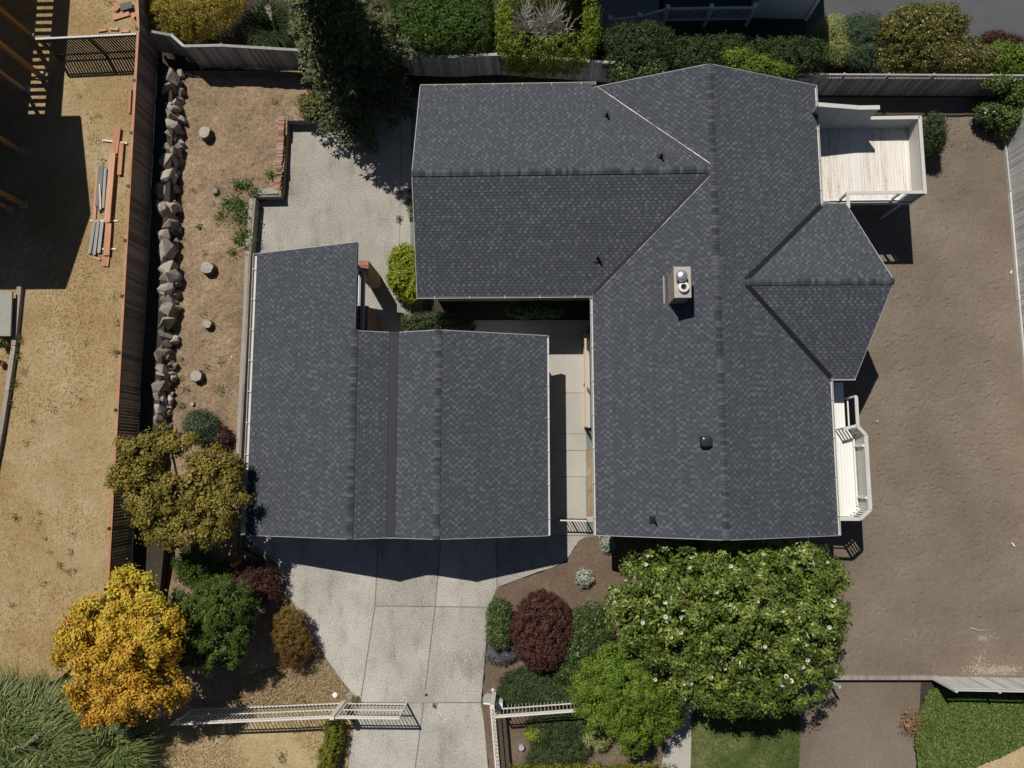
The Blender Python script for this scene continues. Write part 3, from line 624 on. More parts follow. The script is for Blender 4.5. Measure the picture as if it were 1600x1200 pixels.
def onroof(px, py, which):
    z = 4.5
    for _ in range(8): p = W(px, py, z); z = roofz(p[0], p[1], which)
    return W(px, py, z)
for px, py, w in ((948, 182, 'N'), (1032, 246, 'N'), (934, 404, 'S'), (1021, 812, 'W')):
    p = onroof(px, py, w); mb = MB(); mb.bx(p[0] - .17, p[0] + .17, p[1] - .15, p[1] + .15, p[2] - .05, p[2] + .035)
    mb.cyl(p, p + np.array([0, 0, .14]), .10, .06, 10).cyl(p + np.array([0, 0, .1]), p + np.array([0, 0, .42]), .05, .05, 10); mb.build('vent_pipe', M['black'], hroof)
p = onroof(1102, 690, 'W'); mb = MB().bx(p[0] - .22, p[0] + .22, p[1] - .22, p[1] + .22, p[2] - .06, p[2] + .06); mb.cyl(p, p + np.array([0, 0, .2]), .16, .16, 12)
vb = mb.build('roof_vent', M['black'], hroof)
bm = bmesh.new(); bmesh.ops.create_icosphere(bm, subdivisions=3, radius=1)
for v in bm.verts:
    x, y, z = v.co; e = .62; f = lambda t: math.copysign(abs(t) ** e, t); v.co = (f(x) * .25, f(y) * .25, z * .13 if z > 0 else z * .03)
me = bpy.data.meshes.new('vent_hood'); bm.to_mesh(me); bm.free(); me.materials.append(M['blackgloss']); me.polygons.foreach_set('use_smooth', [True] * len(me.polygons)); inst('vent_hood', me, hroof, p + np.array([0, 0, .2]))
# chimney
ch = MB().bx(6.13, 6.74, 6.96, 8.2, 3.8, 6.1).build('chimney', M['mortar'], house)
mb = MB()
for k in range(24):
    zz = 4.35 + k * .075
    if zz > 6.05: break
    for face in range(4):
        L = .61 if face < 2 else 1.24; n = 3 if face < 2 else 6; o = (k % 2) * .5
        for j in range(-1, n + 1):
            s0, s1 = max(0, (j + o) / n), min(1, (j + o + 1) / n - .05 / n * 1.2)
            if s1 - s0 < .04: continue
            if face == 0: mb.bx(6.13 + L * s0, 6.13 + L * s1, 6.94, 6.97, zz, zz + .063)
            elif face == 1: mb.bx(6.13 + L * s0, 6.13 + L * s1, 8.19, 8.22, zz, zz + .063)
            elif face == 2: mb.bx(6.11, 6.14, 6.96 + L * s0, 6.96 + L * s1, zz, zz + .063)
            else: mb.bx(6.73, 6.76, 6.96 + L * s0, 6.96 + L * s1, zz, zz + .063)
tag(mb.build('brick', M['oldbrick'], ch), kind='stuff')
MB().bx(6.08, 6.79, 6.91, 8.25, 6.1, 6.2).build('chimney_cap', M['smooth_conc'], ch)
MB().bx(5.9, 6.11, 7.0, 8.25, 4.66, 4.72).build('flashing', M['lid'], ch)
c = W(1065, 431, 6.45); mb = MB().cyl((c[0], c[1], 6.2), (c[0], c[1], 6.45), .13, .13, 14); 
for k, (r0, z0, r1, z1) in enumerate(((.25, 6.45, .24, 6.49), (.24, 6.49, .15, 6.58), (.15, 6.58, .02, 6.61))): mb.cyl((c[0], c[1], z0), (c[0], c[1], z1), r0, r1, 20)
mb.build('flue_hood', M['steel'], ch, smooth=False)
c = W(1068.5, 448, 6.35); mb = MB(); n = 20
ring = lambda r, z: [(c[0] + r * math.cos(6.2832 * k / n), c[1] + r * math.sin(6.2832 * k / n), z) for k in range(n)]
for a, b in ((ring(.24, 6.2), ring(.22, 6.36)), (ring(.22, 6.36), ring(.13, 6.38)), (ring(.13, 6.38), ring(.12, 6.21))): mb.add(a + b, [(k, (k + 1) % n, n + (k + 1) % n, n + k) for k in range(n)])
mb.build('flue_collar', M['white'], ch); mb = MB().cyl((c[0], c[1], 6.2), (c[0], c[1], 6.225), .12, .12, 16); mb.build('flue_opening', M['black'], ch)

# --- north-east deck
DZ, DR = 2.0, 3.0
dk = T('deck', 'raised corner deck with worn white planks and solid white rails', 'deck', (16.2, 14.6, ZY))
DX0, DX1, DY0, DY1 = 12.9, 18.68, 12.68, 16.46
n = 40
for k in range(n):
    x0 = DX0 + (DX1 - DX0) * k / n; x1 = DX0 + (DX1 - DX0) * (k + 1) / n - .008
    y1 = DY0 - .75 if (x0 < 14.6) else DY0
    piece('plank', M['wornplank'], dk, ((x0 + x1) / 2, y1, DZ - .02 + rnd.uniform(-.003, .003)), ((x0 + x1) / 2, DY1, DZ - .02 + rnd.uniform(-.003, .003)), x1 - x0, .04)
mb = MB(); mb.bx(DX0, DX1, DY0, DY0 + .08, DZ - .3, DZ - .045); mb.bx(DX0, DX1, DY1 - .08, DY1, DZ - .3, DZ - .045); mb.bx(DX1 - .08, DX1, DY0 + .08, DY1 - .08, DZ - .3, DZ - .045)
for k in range(8): mb.bx(13.2 + k * .66, 13.25 + k * .66, DY0 + .08, DY1 - .08, DZ - .26, DZ - .045)
mb.build('joist_frame', M['siding'], dk)
for x, y in ((18.5, 12.85), (18.5, 16.3), (16, 12.85), (16, 16.3)): MB().bx(x - .08, x + .08, y - .08, y + .08, ZY - .1, DZ - .3).build('post', M['siding'], dk)
# north walls: the tall screen by the house and the lower rail
def boardwall(pts, z0, tops, th, mat, parent, capm, capw, name='rail_panel', bw=.16, horiz=False):
    """boarded wall between plan points pts; tops = heights at the points"""
    for (a, b), (t0, t1) in zip(zip(pts[:-1], pts[1:]), zip(tops[:-1], tops[1:])):
        a = np.array(a, float); b = np.array(b, float); L = np.linalg.norm(b - a)
        if horiz:
            n_ = int((min(t0, t1) - z0) / bw)
            for k in range(n_):
                zz = z0 + (min(t0, t1) - z0) * (k + .5) / n_; piece('board', mat, parent, (*a, zz), (*b, zz), th * rnd.uniform(.85, 1.1), (min(t0, t1) - z0) / n_ - .012)
        else:
            n_ = max(1, round(L / bw))
            for k in range(n_):
                s = (k + .5) / n_; q = a + (b - a) * s; tz = t0 + (t1 - t0) * s
                dd = (b - a) / L; piece('board', mat, parent, (*q, z0), (*q, tz - .02), L / n_ - .008, th * rnd.uniform(.8, 1.1), roll=(-dd[1], dd[0], 0))
        piece('rail_cap', capm, parent, (*a, t0), (*b, t1), capw, .04)
boardwall([(13.3, 16.4), (15.35, 16.4), (16.28, 16.4)], DZ - .3, [4.35, 4.0, 4.0], .1, M['siding'], dk, M['offwhite'], .2)
boardwall([(16.28, 16.4), (18.66, 16.4)], DZ - .3, [3.0, 3.0], .1, M['siding'], dk, M['offwhite'], .17)
boardwall([(18.66, 16.48), (18.66, 12.6)], DZ - .3, [3.0, 3.0], .1, M['offwhite'], dk, M['offwhite'], .16, horiz=True, bw=.2)
for a, b in (((14.98, 12.68, 3.0), (18.6, 12.68, 3.0)), ((15.05, 12.62, 3.0), (15.05, 11.95, 3.0))): piece('rail_cap', M['offwhite'], dk, a, b, .15, .04)
piece('lower_rail', M['white'], dk, (13.7, 12.66, 2.12), (18.5, 12.66, 2.12), .06, .08)
for x in (15.05, 17.55, 17.95): piece('rail_post', M['white' if x > 17.9 else 'offwhite'], dk, (x, 12.68, DZ - .3), (x, 12.68, 2.98), .1, .1)
piece('rail_panel', M['siding'], dk, (18.05, 12.68, 2.45), (18.6, 12.68, 2.45), .05, 1.0)
piece('lower_rail', M['siding'], dk, (14.6, 12.62, 1.78), (18.7, 12.62, 1.78), .05, .3)

# --- south-east balcony
bl = T('balcony', 'white plank balcony with an angled bay rail beside the bare yard', 'balcony', (14.4, .3, ZY))
BZ = 2.0; BP = [(14.9, 3.0), (14.9, 1.62), (15.25, 1.22), (15.25, -2.12), (14.77, -2.54), (13.0, -2.54)]
xs = np.linspace(12.95, 15.22, 17)
for a, b in zip(xs[:-1], xs[1:]):
    mid = (a + b) / 2; t_ = max(0, (mid - 14.77)); y0 = -2.5 + t_ * .85; y1 = 3.75 if mid < 14.86 else 1.55 - (mid - 14.9) * 1.1
    piece('plank', M['deckwhite'], bl, (mid, y0, BZ - .02), (mid, y1, BZ - .02), b - a - .008, .04)
MB().bx(12.95, 14.8, -2.45, 3.7, BZ - .3, BZ - .045).build('joist_frame', M['siding'], bl)
for x, y in ((14.7, -2.3), (14.7, 3.2), (15.05, -1.6), (15.05, 1.0)): MB().bx(x - .08, x + .08, y - .08, y + .08, ZY - .1, BZ - .3).build('post', M['siding'], bl)
def cap(a, b, z=3.0, w=.15): piece('rail_cap', M['offwhite'], bl, (*a, z), (*b, z), w, .04)
for a, b in zip(BP[:-1], BP[1:]): cap(a, b)
cap((14.25, 1.50), (14.86, 1.66), w=.13)
for k in range(5):
    s = k / 4; a, b = np.array((14.3, 1.52)), np.array((14.85, 1.65)); q = a + (b - a) * s; piece('baluster', M['offwhite'], bl, (*q, BZ), (*q, 2.97), .05, .05)
boardwall([(15.2, 1.2), (15.2, -2.1)], BZ - .1, [2.97, 2.97], .05, M['offwhite'], bl, M['offwhite'], .1, bw=.14)
for y in (.75, -1.6): piece('rail_post', M['white'], bl, (15.12, y, BZ), (15.12, y, 2.97), .1, .1)
piece('lower_rail', M['white'], bl, (15.08, 1.1, BZ + .1), (15.08, -2.0, BZ + .1), .06, .1)
for (a, b) in (((14.9, 1.62), (15.25, 1.22)), ((15.25, -2.12), (14.77, -2.54))):
    a, b = np.array(a), np.array(b)
    for k in range(5):
        q = a + (b - a) * (k + .2) / 4.4; piece('baluster', M['white'], bl, (*q, BZ), (*q, 2.97), .06, .06)
    piece('lower_rail', M['white'], bl, (*a, BZ + .08), (*b, BZ + .08), .06, .06)
for a, b in (((14.9, 3.0), (14.9, 1.62)), ((14.77, -2.54), (13.6, -2.54))):
    piece('lower_rail', M['white'], bl, (*a, BZ + .12), (*b, BZ + .12), .05, .05)
    for q in (a, b): piece('rail_post', M['white'], bl, (*q, BZ - .2), (*q, 2.97), .09, .09)
MB().beam((14.0, -2.5, BZ - .35), (13.2, -2.5, .9), .12, .12).build('brace', M['offwhite'], bl)

# --- entry rail between garage and house
er = T('entry_railing', 'tan topped slatted railing along the white entry step', 'railing', (2.45, 4.0, 0))
x0 = W(915, 600, 1.25)[0]; ya, yb = W(915, 530, 1.25)[1], W(913, 666, 1.25)[1]
MB().bx(x0 + .0, 3.5, W(920, 668, .3)[1], W(920, 522, .3)[1], 0.0, .28).build('step', M['white'], er)
for k in range(30):
    y = yb + (ya - yb) * (k + .5) / 30
    piece('baluster', M['tanrail'], er, (x0 + .02, y, .28), (x0 + .02, y, 1.22), .025, .025)
piece('top_rail', M['tanrail'], er, (x0 + .02, yb - .03, 1.24), (x0 + .02, ya + .03, 1.24), .10, .04)
for y in (yb, (ya + yb) / 2, ya): piece('post', M['tanrail'], er, (x0 + .03, y, .0), (x0 + .03, y, 1.21), .1, .1)
piece('lower_rail', M['tanrail'], er, (x0 + .02, yb, .4), (x0 + .02, ya, .4), .05, .06)
patch('porch_slab', up([(908, 522), (940, 522), (940, 532), (914, 532)], .30), M['smooth_conc'], .3)
# small iron gate between the two buildings
ig = T('side_gate', 'low slim barred gate across the walkway between garage and house', 'gate', W(895, 812, 0))
a, b = W(874, 813, 1.15), W(917, 814, 1.15)
piece('top_rail', M['iron'], ig, a, b, .06, .05); piece('bottom_rail', M['darkiron'], ig, a - [0, 0, 1.0], b - [0, 0, 1.0], .04, .04)
for k in range(10): q = a + (b - a) * k / 9; piece('bar', M['darkiron'], ig, q - [0, 0, 1.05], q, .03 if k not in (0, 4, 9) else .06, .03 if k not in (0, 4, 9) else .06)
patch('threshold', up([(917, 807), (931, 807), (931, 816), (917, 816)], .05), M['smooth_conc'], .1)
#PART2
# ------------------------------------------------------------------ walls, fences and gates
def fence(name, label, pts, zb, h, mat, capmat, bw=.145, gap=.006, post=2.5, th=.02, cap=.12, lattice=0., railm=None, zt=None, postcap=None, side=1, postmat=None, posttop=.0):
    """pts: plan points; boards, posts, rails and cap are parts"""
    pts = [np.array(p[:2], float) for p in pts]
    e = T(name, label, 'fence', (*pts[0], zb))
    for ia, (a, b) in enumerate(zip(pts[:-1], pts[1:])):
        L = np.linalg.norm(b - a); d = (b - a) / L; nn = np.array([-d[1], d[0]]) * side
        n = max(1, round(L / bw)); ht = h - lattice
        for k in range(n):
            q = a + d * (k + .5) * L / n
            piece('board', mat, e, (*q, zb - .02), (*q, zb + ht - .03 + rnd.uniform(-.008, .008)), L / n - gap, th * rnd.uniform(.7, 1.3), roll=(nn[0], nn[1], 0))
        npost = max(1, round(L / post))
        for k in range(npost + 1):
            if k == 0 and ia > 0: continue
            q = a + d * k * L / npost + nn * .06
            piece('post', postmat or capmat, e, (*q, zb - .1), (*q, zb + h + posttop), .1, .1)
            if postcap: piece('post_cap', postcap, e, (*q, zb + h + posttop), (*q, zb + h + posttop + .06), .14, .14)
        for z in ((.3, ht - .18) if h > 1 else (.2,)):
            piece('rail', railm or capmat, e, (*(a + nn * .04), zb + z), (*(b + nn * .04), zb + z), .05, .09)
        if lattice:
            piece('rail', railm or capmat, e, (*a, zb + ht), (*b, zb + ht), .06, .06)
            m_ = int(L / .13)
            for k in range(m_):
                q0 = a + d * k * L / m_; q1 = a + d * min(L, k * L / m_ + lattice * .35)
                piece('lattice_slat', railm or capmat, e, (*q0, zb + ht), (*q1, zb + h - .02), .055, .012, roll=(nn[0], nn[1], 0))
        piece('cap_rail', capmat, e, (*a, zb + h), (*b, zb + h), cap, .04)
    return e
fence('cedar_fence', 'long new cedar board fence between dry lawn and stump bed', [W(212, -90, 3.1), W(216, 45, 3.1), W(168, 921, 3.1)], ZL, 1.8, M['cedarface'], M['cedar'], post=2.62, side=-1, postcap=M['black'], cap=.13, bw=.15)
fence('slat_fence', 'gapped board fence with pale top rail crossing the dry lawn', [W(56, 61, ZL + 1.75), W(213, 53, ZL + 1.75)], ZL, 1.75, M['shadeboard'], M['greyfence_pale'], bw=.15, gap=.05, cap=.09, postmat=M['freshwood'], railm=M['shadeboard'], side=1)
fence('back_fence', 'kinked weathered grey fence behind the stump bed', [W(219, 46, 2.35), W(268, 55, 2.35), W(287, 72, 2.35), W(345, 71, 2.35), W(478, 79, 2.35), W(560, 84, 2.35)], .45, 1.9, M['greyfence'], M['greyfence'], cap=.14)
f_ = fence('back_fence', 'weathered grey fence in front of the clipped green hedge', [W(622, 86, 1.95), W(700, 89, 1.95), W(775, 85, 1.95), W(960, 98, 1.95)], .1, 1.85, M['greyfence'], M['greyfence'], cap=.14)
piece('rail_patch', M['white'], f_, W(699, 88.5, 2.0), W(720, 88.5, 2.0), .12, .03)
fence('lattice_fence', 'grey lattice-topped fence behind the corner deck', [W(1040, 114, 1.1), W(1250, 116, 1.1), W(1460, 117, 1.1), W(1640, 118, 1.1)], ZY, 2.0, M['greyfence'], M['greyfence'], lattice=.35, cap=.08)
fence('lattice_fence', 'tall pale lattice-topped fence along the right edge of bare yard', [W(1565, 160, ZY), W(1578, 300, ZY), W(1592, 470, ZY), W(1606, 620, ZY), W(1628, 860, ZY)], ZY, 2.0, M['greyfence_pale'], M['greyfence_pale'], lattice=.35, cap=.06, post=2.4, side=1, gap=.02)
fence('lattice_fence', 'bright sunlit lattice-topped fence above the ivy bank', [W(1496, 1079, 1.2), W(1700, 1083, 1.2)], ZY - .1, 2.15, M['greyfence_pale'], M['greyfence_pale'], lattice=.3, cap=.07, post=1.8, side=-1)
# timber kerb across the yard, low edging beside the fence
kb = T('timber_kerb', 'low pale timber kerb across the foot of the bare yard', 'kerb', W(1380, 1058, ZY))
for a, b in ((1296, 1352), (1353, 1404), (1405, 1466)): piece('timber', M['timber'], kb, W(a, 1057.5, ZY + .04), W(b, 1057.5, ZY + .04), .2, .34)
kb = T('lawn_edging', 'weathered timber edging along the left side of dry lawn', 'edging', W(20, 560, ZL))
for a, b in (((33, 449), (24, 540)), ((24, 541), (14, 610)), ((14, 611), (3, 680)), ((3, 681), (-18, 790))): piece('timber', M['timber'], kb, W(*a, ZL + .08), W(*b, ZL + .08), .22, .3)
kb = T('fence_edging', 'pale edging board at the foot of the right lattice fence', 'edging', W(1575, 400, ZY))
for a, b in (((1566, 190), (1577, 300)), ((1577, 301), (1591, 470)), ((1591, 471), (1604, 620))): piece('timber', M['greyfence_pale'], kb, W(*a, ZY + .06), W(*b, ZY + .06), .08, .22)
# garden retaining walls
bw_ = T('brick_wall', 'low red brick retaining wall between stump bed and patio', 'wall', W(440, 240, 0))
a, b = W(441, 183, .55), W(434.5, 296, .55)
MB().beam(a - [0, 0, .35], b - [0, 0, .35], .2, .6).build('core', M['mortar'], bw_)
nb = 44
for k in range(nb):
    q = a + (b - a) * (k + .5) / nb
    if k in (33, 35): continue
    sx = rnd.uniform(-.015, .015) if k < 28 else rnd.uniform(-.05, .03); wd = .31 if rnd.random() < .9 else .24
    piece('brick', M['brick'] if rnd.random() < (.9 if k < 25 else .6) else M['oldbrick'], bw_, q + [-wd / 2 + sx, 0, rnd.uniform(-.02, .02)], q + [wd / 2 + sx, 0, rnd.uniform(-.02, .02)], .072, .1)
bw_ = T('brick_wall', 'short grey brick wall end below the dark conifer', 'wall', W(476, 185, 0))
a, b = W(448.5, 185, .55), W(503, 184.5, .55)
MB().beam(a - [0, 0, .35], b - [0, 0, .35], .24, .6).build('core', M['mortar'], bw_)
for k in range(22):
    q = a + (b - a) * (k + .5) / 22; s = rnd.uniform(-.01, .01); piece('brick', M['oldbrick'], bw_, q + [0, -.15 + s, 0], q + [0, .15 + s, 0], .072, .1)
tw = T('timber_wall', 'old timber and concrete retaining wall beside the garage', 'wall', W(385, 500, 0))
L0, L1 = [(396, 313), (389, 400), (385, 500), (380, 600), (375, 700), (372, 762)], [(401.5, 313), (394, 400), (389.5, 500), (384.5, 600), (379.5, 700), (376, 762)]
for P_, mt, w, h, dz in ((L0, M['lid'], .19, .5, 0), (L1, M['timber'], .11, .6, -.03)):
    for a, b in zip(P_[:-1], P_[1:]): piece('timber', mt, tw, W(*a, .36 + dz), W(*b, .36 + dz), w, h)
piece('block', M['lid'], tw, W(401, 302, .4), W(437, 300, .4), .3, .36); piece('timber', M['timber'], tw, W(398, 309, .36), W(441, 308, .36), .1, .4)
piece('timber', M['timber'], tw, W(439, 297, .36), W(440, 309, .36), .1, .4)
# boulders
def boulder(parent, c, rx, ry, rz, seed):
    g = np.random.default_rng(seed); nv = int(g.integers(15, 24)); d = unitv(g.normal(size=(nv, 3))); P = d * g.uniform(.75, 1.15, (nv, 1)) * [rx, ry, rz]
    a = g.uniform(-.7, .7); ca, sa_ = math.cos(a), math.sin(a); P = P @ np.array([[ca, sa_, 0], [-sa_, ca, 0], [0, 0, 1]])
    bm = bmesh.new()
    for p in P: bm.verts.new(p)
    r = bmesh.ops.convex_hull(bm, input=bm.verts); bmesh.ops.delete(bm, geom=[v for v in bm.verts if not v.link_faces], context='VERTS')
    bmesh.ops.bevel(bm, geom=list(bm.edges), offset=.008, segments=1, affect='EDGES')
    me = bpy.data.meshes.new('stone'); bm.to_mesh(me); bm.free(); me.materials.append(M['stone']); inst('stone', me, parent, c)
rw = T('boulder_wall', 'row of rough grey boulders holding up the bed beside cedar fence', 'rock wall', W(270, 400, ZG))
ys = [125, 146, 168, 183, 197, 214, 232, 254, 278, 304, 330, 352, 371, 392, 420, 433, 452, 470, 484, 505, 524, 536, 554, 578, 588, 605, 622, 640, 658]
for i, y in enumerate(ys):
    x = np.interp(y, [125, 200, 300, 400, 450, 520, 600, 668], [273, 269, 263, 259, 263, 258, 252, 248]) + rnd.uniform(-3, 2)
    gap = ((ys[i + 1] if i + 1 < len(ys) else y + 15) - (ys[i - 1] if i else y - 18)) / 2
    big = 1. if y < 500 else .78
    zt_ = ZL - .30
    for q in range(2 if gap > 17 else 1):
        yy_ = y + (rnd.uniform(-.35, .35) * gap if q else 0); sc = rnd.uniform(.55, .8) if q else 1.
        boulder(rw, W(x + rnd.uniform(-4, 5) * (.6 if not q else 1.4), yy_, zt_ - (.1 if q else rnd.uniform(-.05, .12))), rnd.uniform(.38, .56) * big * sc, gap * .0325 * rnd.uniform(.7, 1.0) * sc, rnd.uniform(.5, .66) * sc, 100 + i + 50 * q)
    for q in range(2): boulder(rw, W(x + rnd.uniform(9, 16), y + rnd.uniform(-10, 10), ZG + rnd.uniform(.0, .2)), rnd.uniform(.2, .36), rnd.uniform(.2, .42), rnd.uniform(.3, .5), 300 + i * 2 + q)
# stumps
def stump(px, py, r, h, label, lean=(0, 0)):
    c = W(px, py, ZG + h); c[2] = ZG - .05; e = T('tree_stump', label, 'stump', c, 'stumps left in the garden bed'); n = 16; mb = MB(); g = random.Random(px)
    prof = [r * g.uniform(.88, 1.1) for _ in range(n)]
    lv = [(0, 1.25), (.12, 1.05), (h, 1.0)]; V = []
    for z, s in lv: V += [c + np.array([math.cos(6.2832 * k / n) * prof[k] * s, math.sin(6.2832 * k / n) * prof[k] * s, z + .05]) for k in range(n)]
    mb.add(V, [(j * n + k, j * n + (k + 1) % n, (j + 1) * n + (k + 1) % n, (j + 1) * n + k) for j in range(2) for k in range(n)]); mb.build('bark', M['bark'], e)
    top = MB(); ctr = c + np.array([0, 0, h + .055]); rim = [c + np.array([math.cos(6.2832 * k / n) * prof[k] * .93, math.sin(6.2832 * k / n) * prof[k] * .93, h + .05 + g.uniform(-.008, .008)]) for k in range(n)]
    top.add([ctr] + rim, [(0, 1 + k, 1 + (k + 1) % n) for k in range(n)]); 
    rim2 = [c + np.array([math.cos(6.2832 * k / n) * prof[k] * 1.0, math.sin(6.2832 * k / n) * prof[k] * 1.0, h + .045]) for k in range(n)]
    top.add(rim + rim2, [(k, (k + 1) % n, n + (k + 1) % n, n + k) for k in range(n)]); top.build('cut_top', M['cutwood'], e)
for a in ((319, 206, .30, .42, 'pale sawn stump nearest the back fence'), (335, 298, .15, .2, 'thin stump second from the back fence'), (323, 418, .32, .40, 'broad pale stump halfway down the boulder wall'),
          (323, 506, .23, .30, 'stump with ringed top, fourth from the back fence'), (306, 587, .29, .38, 'grey ringed stump nearest the olive-leaved tree'), (300, 631, .1, .14, 'tiny stump stub beside the blue-green shrub')): stump(*a)
# iron fence and gates at the street
def iron(name, label, cat, a, b, h, npk, post=None, mid=True, mat='iron', z0=.06, brace=False):
    a, b = np.array(a, float), np.array(b, float); e = T(name, label, cat, a); Z = np.array([0, 0, 1.]); d = b - a
    for z, w in ((h, .07), (h - .22, .045), (z0 + .12, .05)) + (((h * .5, .045),) if mid else ()): piece('rail', M[mat], e, a + Z * z, b + Z * z, w, w)
    for k in range(npk + 1):
        q = a + d * k / npk; piece('picket', M[mat], e, q + Z * z0, q + Z * (h - .01), .025, .025)
    for s in (0, 1): piece('end_post', M[mat], e, a + d * s, a + d * s + Z * (h + .03), .075, .075)
    return e
GZ = 2.05
g0, g1, g2 = W(268, 1132, 2.25), W(400, 1126, 2.12), W(519, 1121, 2.05)
iron('iron_fence', 'white metal picket fence running left from the open gate', 'fence', [g0[0], g0[1], .2], [g2[0], g2[1], 0], GZ, 42)
gp = MB().beam((g2[0], g2[1], -.1), (g2[0], g2[1], GZ + .08), .2, .16); gp = tag(gp.build('gate_post', M['iron'], org=(g2[0], g2[1], 0)), 'thick pale post between picket fence and gate leaf', 'post')
a, b = W(525, 1121.5, GZ), W(623, 1122.5, GZ)
iron('drive_gate', 'white metal gate leaf standing across the driveway', 'gate', [a[0], a[1], .0], [b[0], b[1], .0], GZ, 17)
a, b = W(767, 1108, GZ), W(778, 1240, GZ)
iron('drive_gate', 'white metal gate leaf swung back along the drive edge', 'gate', [a[0], a[1], .0], [b[0], b[1], .0], GZ, 21)
a = W(769, 1104, GZ); gp = tag(MB().beam((a[0], a[1], -.1), (a[0], a[1], GZ + .05), .2, .2).build('gate_post', M['iron'], org=(a[0], a[1], 0)), 'thick pale post carrying the swung-back gate leaf', 'post')
op = T('gate_opener', 'pale gate motor box with arm beside the right gate post', 'gate opener', W(780, 1102, 0)); q = W(780, 1102, 1.0)
MB().bx(q[0] - .16, q[0] + .16, q[1] - .2, q[1] + .12, -.05, 1.0).build('housing', M['iron'], op); MB().beam(q + [-.1, 0, -.1], q + [-.75, .05, -.1], .06, .06).build('arm', M['white'], op)
a, b = W(774, 1121, GZ), W(905, 1111, GZ)
iron('iron_fence', 'white metal picket fence right of the drive above juniper', 'fence', [a[0], a[1], -.03], [b[0], b[1], -.03], GZ, 22)
a, b = W(1062, 1107, 2.0), W(1128, 1107, 2.0)
iron('iron_fence', 'short white picket fence length between lime tree and flowering tree', 'fence', [a[0], a[1], -.1], [b[0], b[1], -.15], GZ, 14)
ps = T('marker_post', 'lone white post at the end of the timber kerb', 'post', W(1292, 1062, ZY - .2)); p0, p1 = W(1292, 1062, ZY - .2), W(1312, 1073, .75)
MB().beam(p0, p1, .1, .1).build('shaft', M['white'], ps); MB().beam(p1, p1 + [0, 0, .04], .13, .13).build('post_top', M['galv'], ps)

# ------------------------------------------------------------------ neighbours
nd = T('neighbour_deck', 'timber deck on tall posts beside the dry lawn', 'deck', W(40, 150, ZL))
NZ = 4.6
for i, (px, py, w) in enumerate(((49, 57, .2), (64, 119, .2), (40, 142, .16), (32, 236, .2), (38, 320, .2), (17, 327, .16))):
    p = W(px, py, ZL); piece('post', M['freshwood'] if i not in (2, 5) else M['cedar'], nd, p, p + [0, 0, NZ - ZL], w, w)
    piece('footing', M['lid'], nd, p - [0, 0, .1], p + [0, 0, .12], .4, .4)
sh = lambda px, py, z: SH(px, py, ZL, z)
xr, yt, yb_ = sh(103, 60, NZ + 1.)[0], sh(100, -80, NZ)[1], sh(100, 183, NZ)[1]
xj = sh(82, 60, NZ)[0]; xd = sh(54, 60, NZ)[0]
MB().bx(xd - 9, xd, yb_, yt, NZ - .06, NZ).build('deck_boards', M['greyboard'], nd)
MB().bx(xj, xj + .5, yb_, yt, NZ - .3, NZ).build('rim_beam', M['freshwood'], nd)
yy = yb_
while yy < yt: piece('joist', M['freshwood'], nd, (xd, yy, NZ - .12), (xj, yy, NZ - .12), .12, .22); yy += .42
for k in range(46):
    y = yb_ + (yt - yb_) * k / 46; piece('baluster', M['freshwood'], nd, (xr, y, NZ + .05), (xr, y, NZ + .95), .11, .05)
piece('top_rail', M['freshwood'], nd, (xr, yb_, NZ + 1.), (xr, yt, NZ + 1.), .14, .05); piece('bottom_rail', M['freshwood'], nd, (xr, yb_, NZ + .06), (xr, yt, NZ + .06), .1, .1)
nh = T('neighbour_house', 'tall house at the left edge shading the dry lawn', 'house', W(-60, 300, ZL))
e0, pk_, e1 = sh(127, 184, 6.2), sh(142, 335, 7.4), sh(103, 452, 6.2)
mb = MB(); xb = -46
mb.prism([(xb, e0[1], 6.2), (e0[0], e0[1], 6.2), (pk_[0], pk_[1], 7.4), (xb, pk_[1], 7.4)], [(xb, e0[1], 6.0), (e0[0], e0[1], 6.0), (pk_[0], pk_[1], 7.2), (xb, pk_[1], 7.2)])
mb.prism([(xb, pk_[1], 7.4), (pk_[0], pk_[1], 7.4), (e1[0], e1[1], 6.2), (xb, e1[1], 6.2)], [(xb, pk_[1], 7.2), (pk_[0], pk_[1], 7.2), (e1[0], e1[1], 6.0), (xb, e1[1], 6.0)])
mb.build('roof', M['roofdeck'], nh); MB().bx(xb, W(-30, 300, ZL)[0], e1[1] + .5, e0[1] - .5, ZL - .3, 6.0).build('wall', M['nbdark'], nh)
# north neighbour: white house with ramp railing
nn_ = T('white_house', 'pale house wall seen across the dark hedges at the top', 'house', W(1220, 30, 0))
p0, p1 = W(1172, 31, 0), W(1257, 33, 0)
for k in range(12):
    z = k * .28; piece('siding_board', M['nbwall'], nn_, (p0[0], p0[1] + .05, z - .4), (p1[0], p1[1] + .05, z - .4), .04 + .012 * (k % 2), .27)
MB().bx(p0[0], p1[0], p0[1] + .1, p0[1] + 9, -1.2, 3.0).build('wall', M['nbwall'], nn_)
piece('corner_board', M['white'], nn_, (p1[0] + .02, p1[1] + .0, -1.2), (p1[0] + .02, p1[1] + .0, 2.95), .14, .14)
MB().bx(p0[0] - .2, p1[0] + .1, p0[1] - .1, p0[1] + 9, 3.0, 3.2).build('roof', M['roofdeck'], nn_)
MB().bx(p0[0] - 11, p0[0], p0[1] + 1.7, p0[1] + 9, -1.2, 7.0).build('rear_wall', M['nbdark'], nn_)
rl = T('porch_railing', 'white baluster railing along the neighbour ramp', 'railing', W(1100, 33, 0))
base = [(950, 50, -.1), (994, 46, .15), (1037, 34, .55), (1103, 33, .55), (1169, 32, .55)]
bp = [W(*b) for b in base]
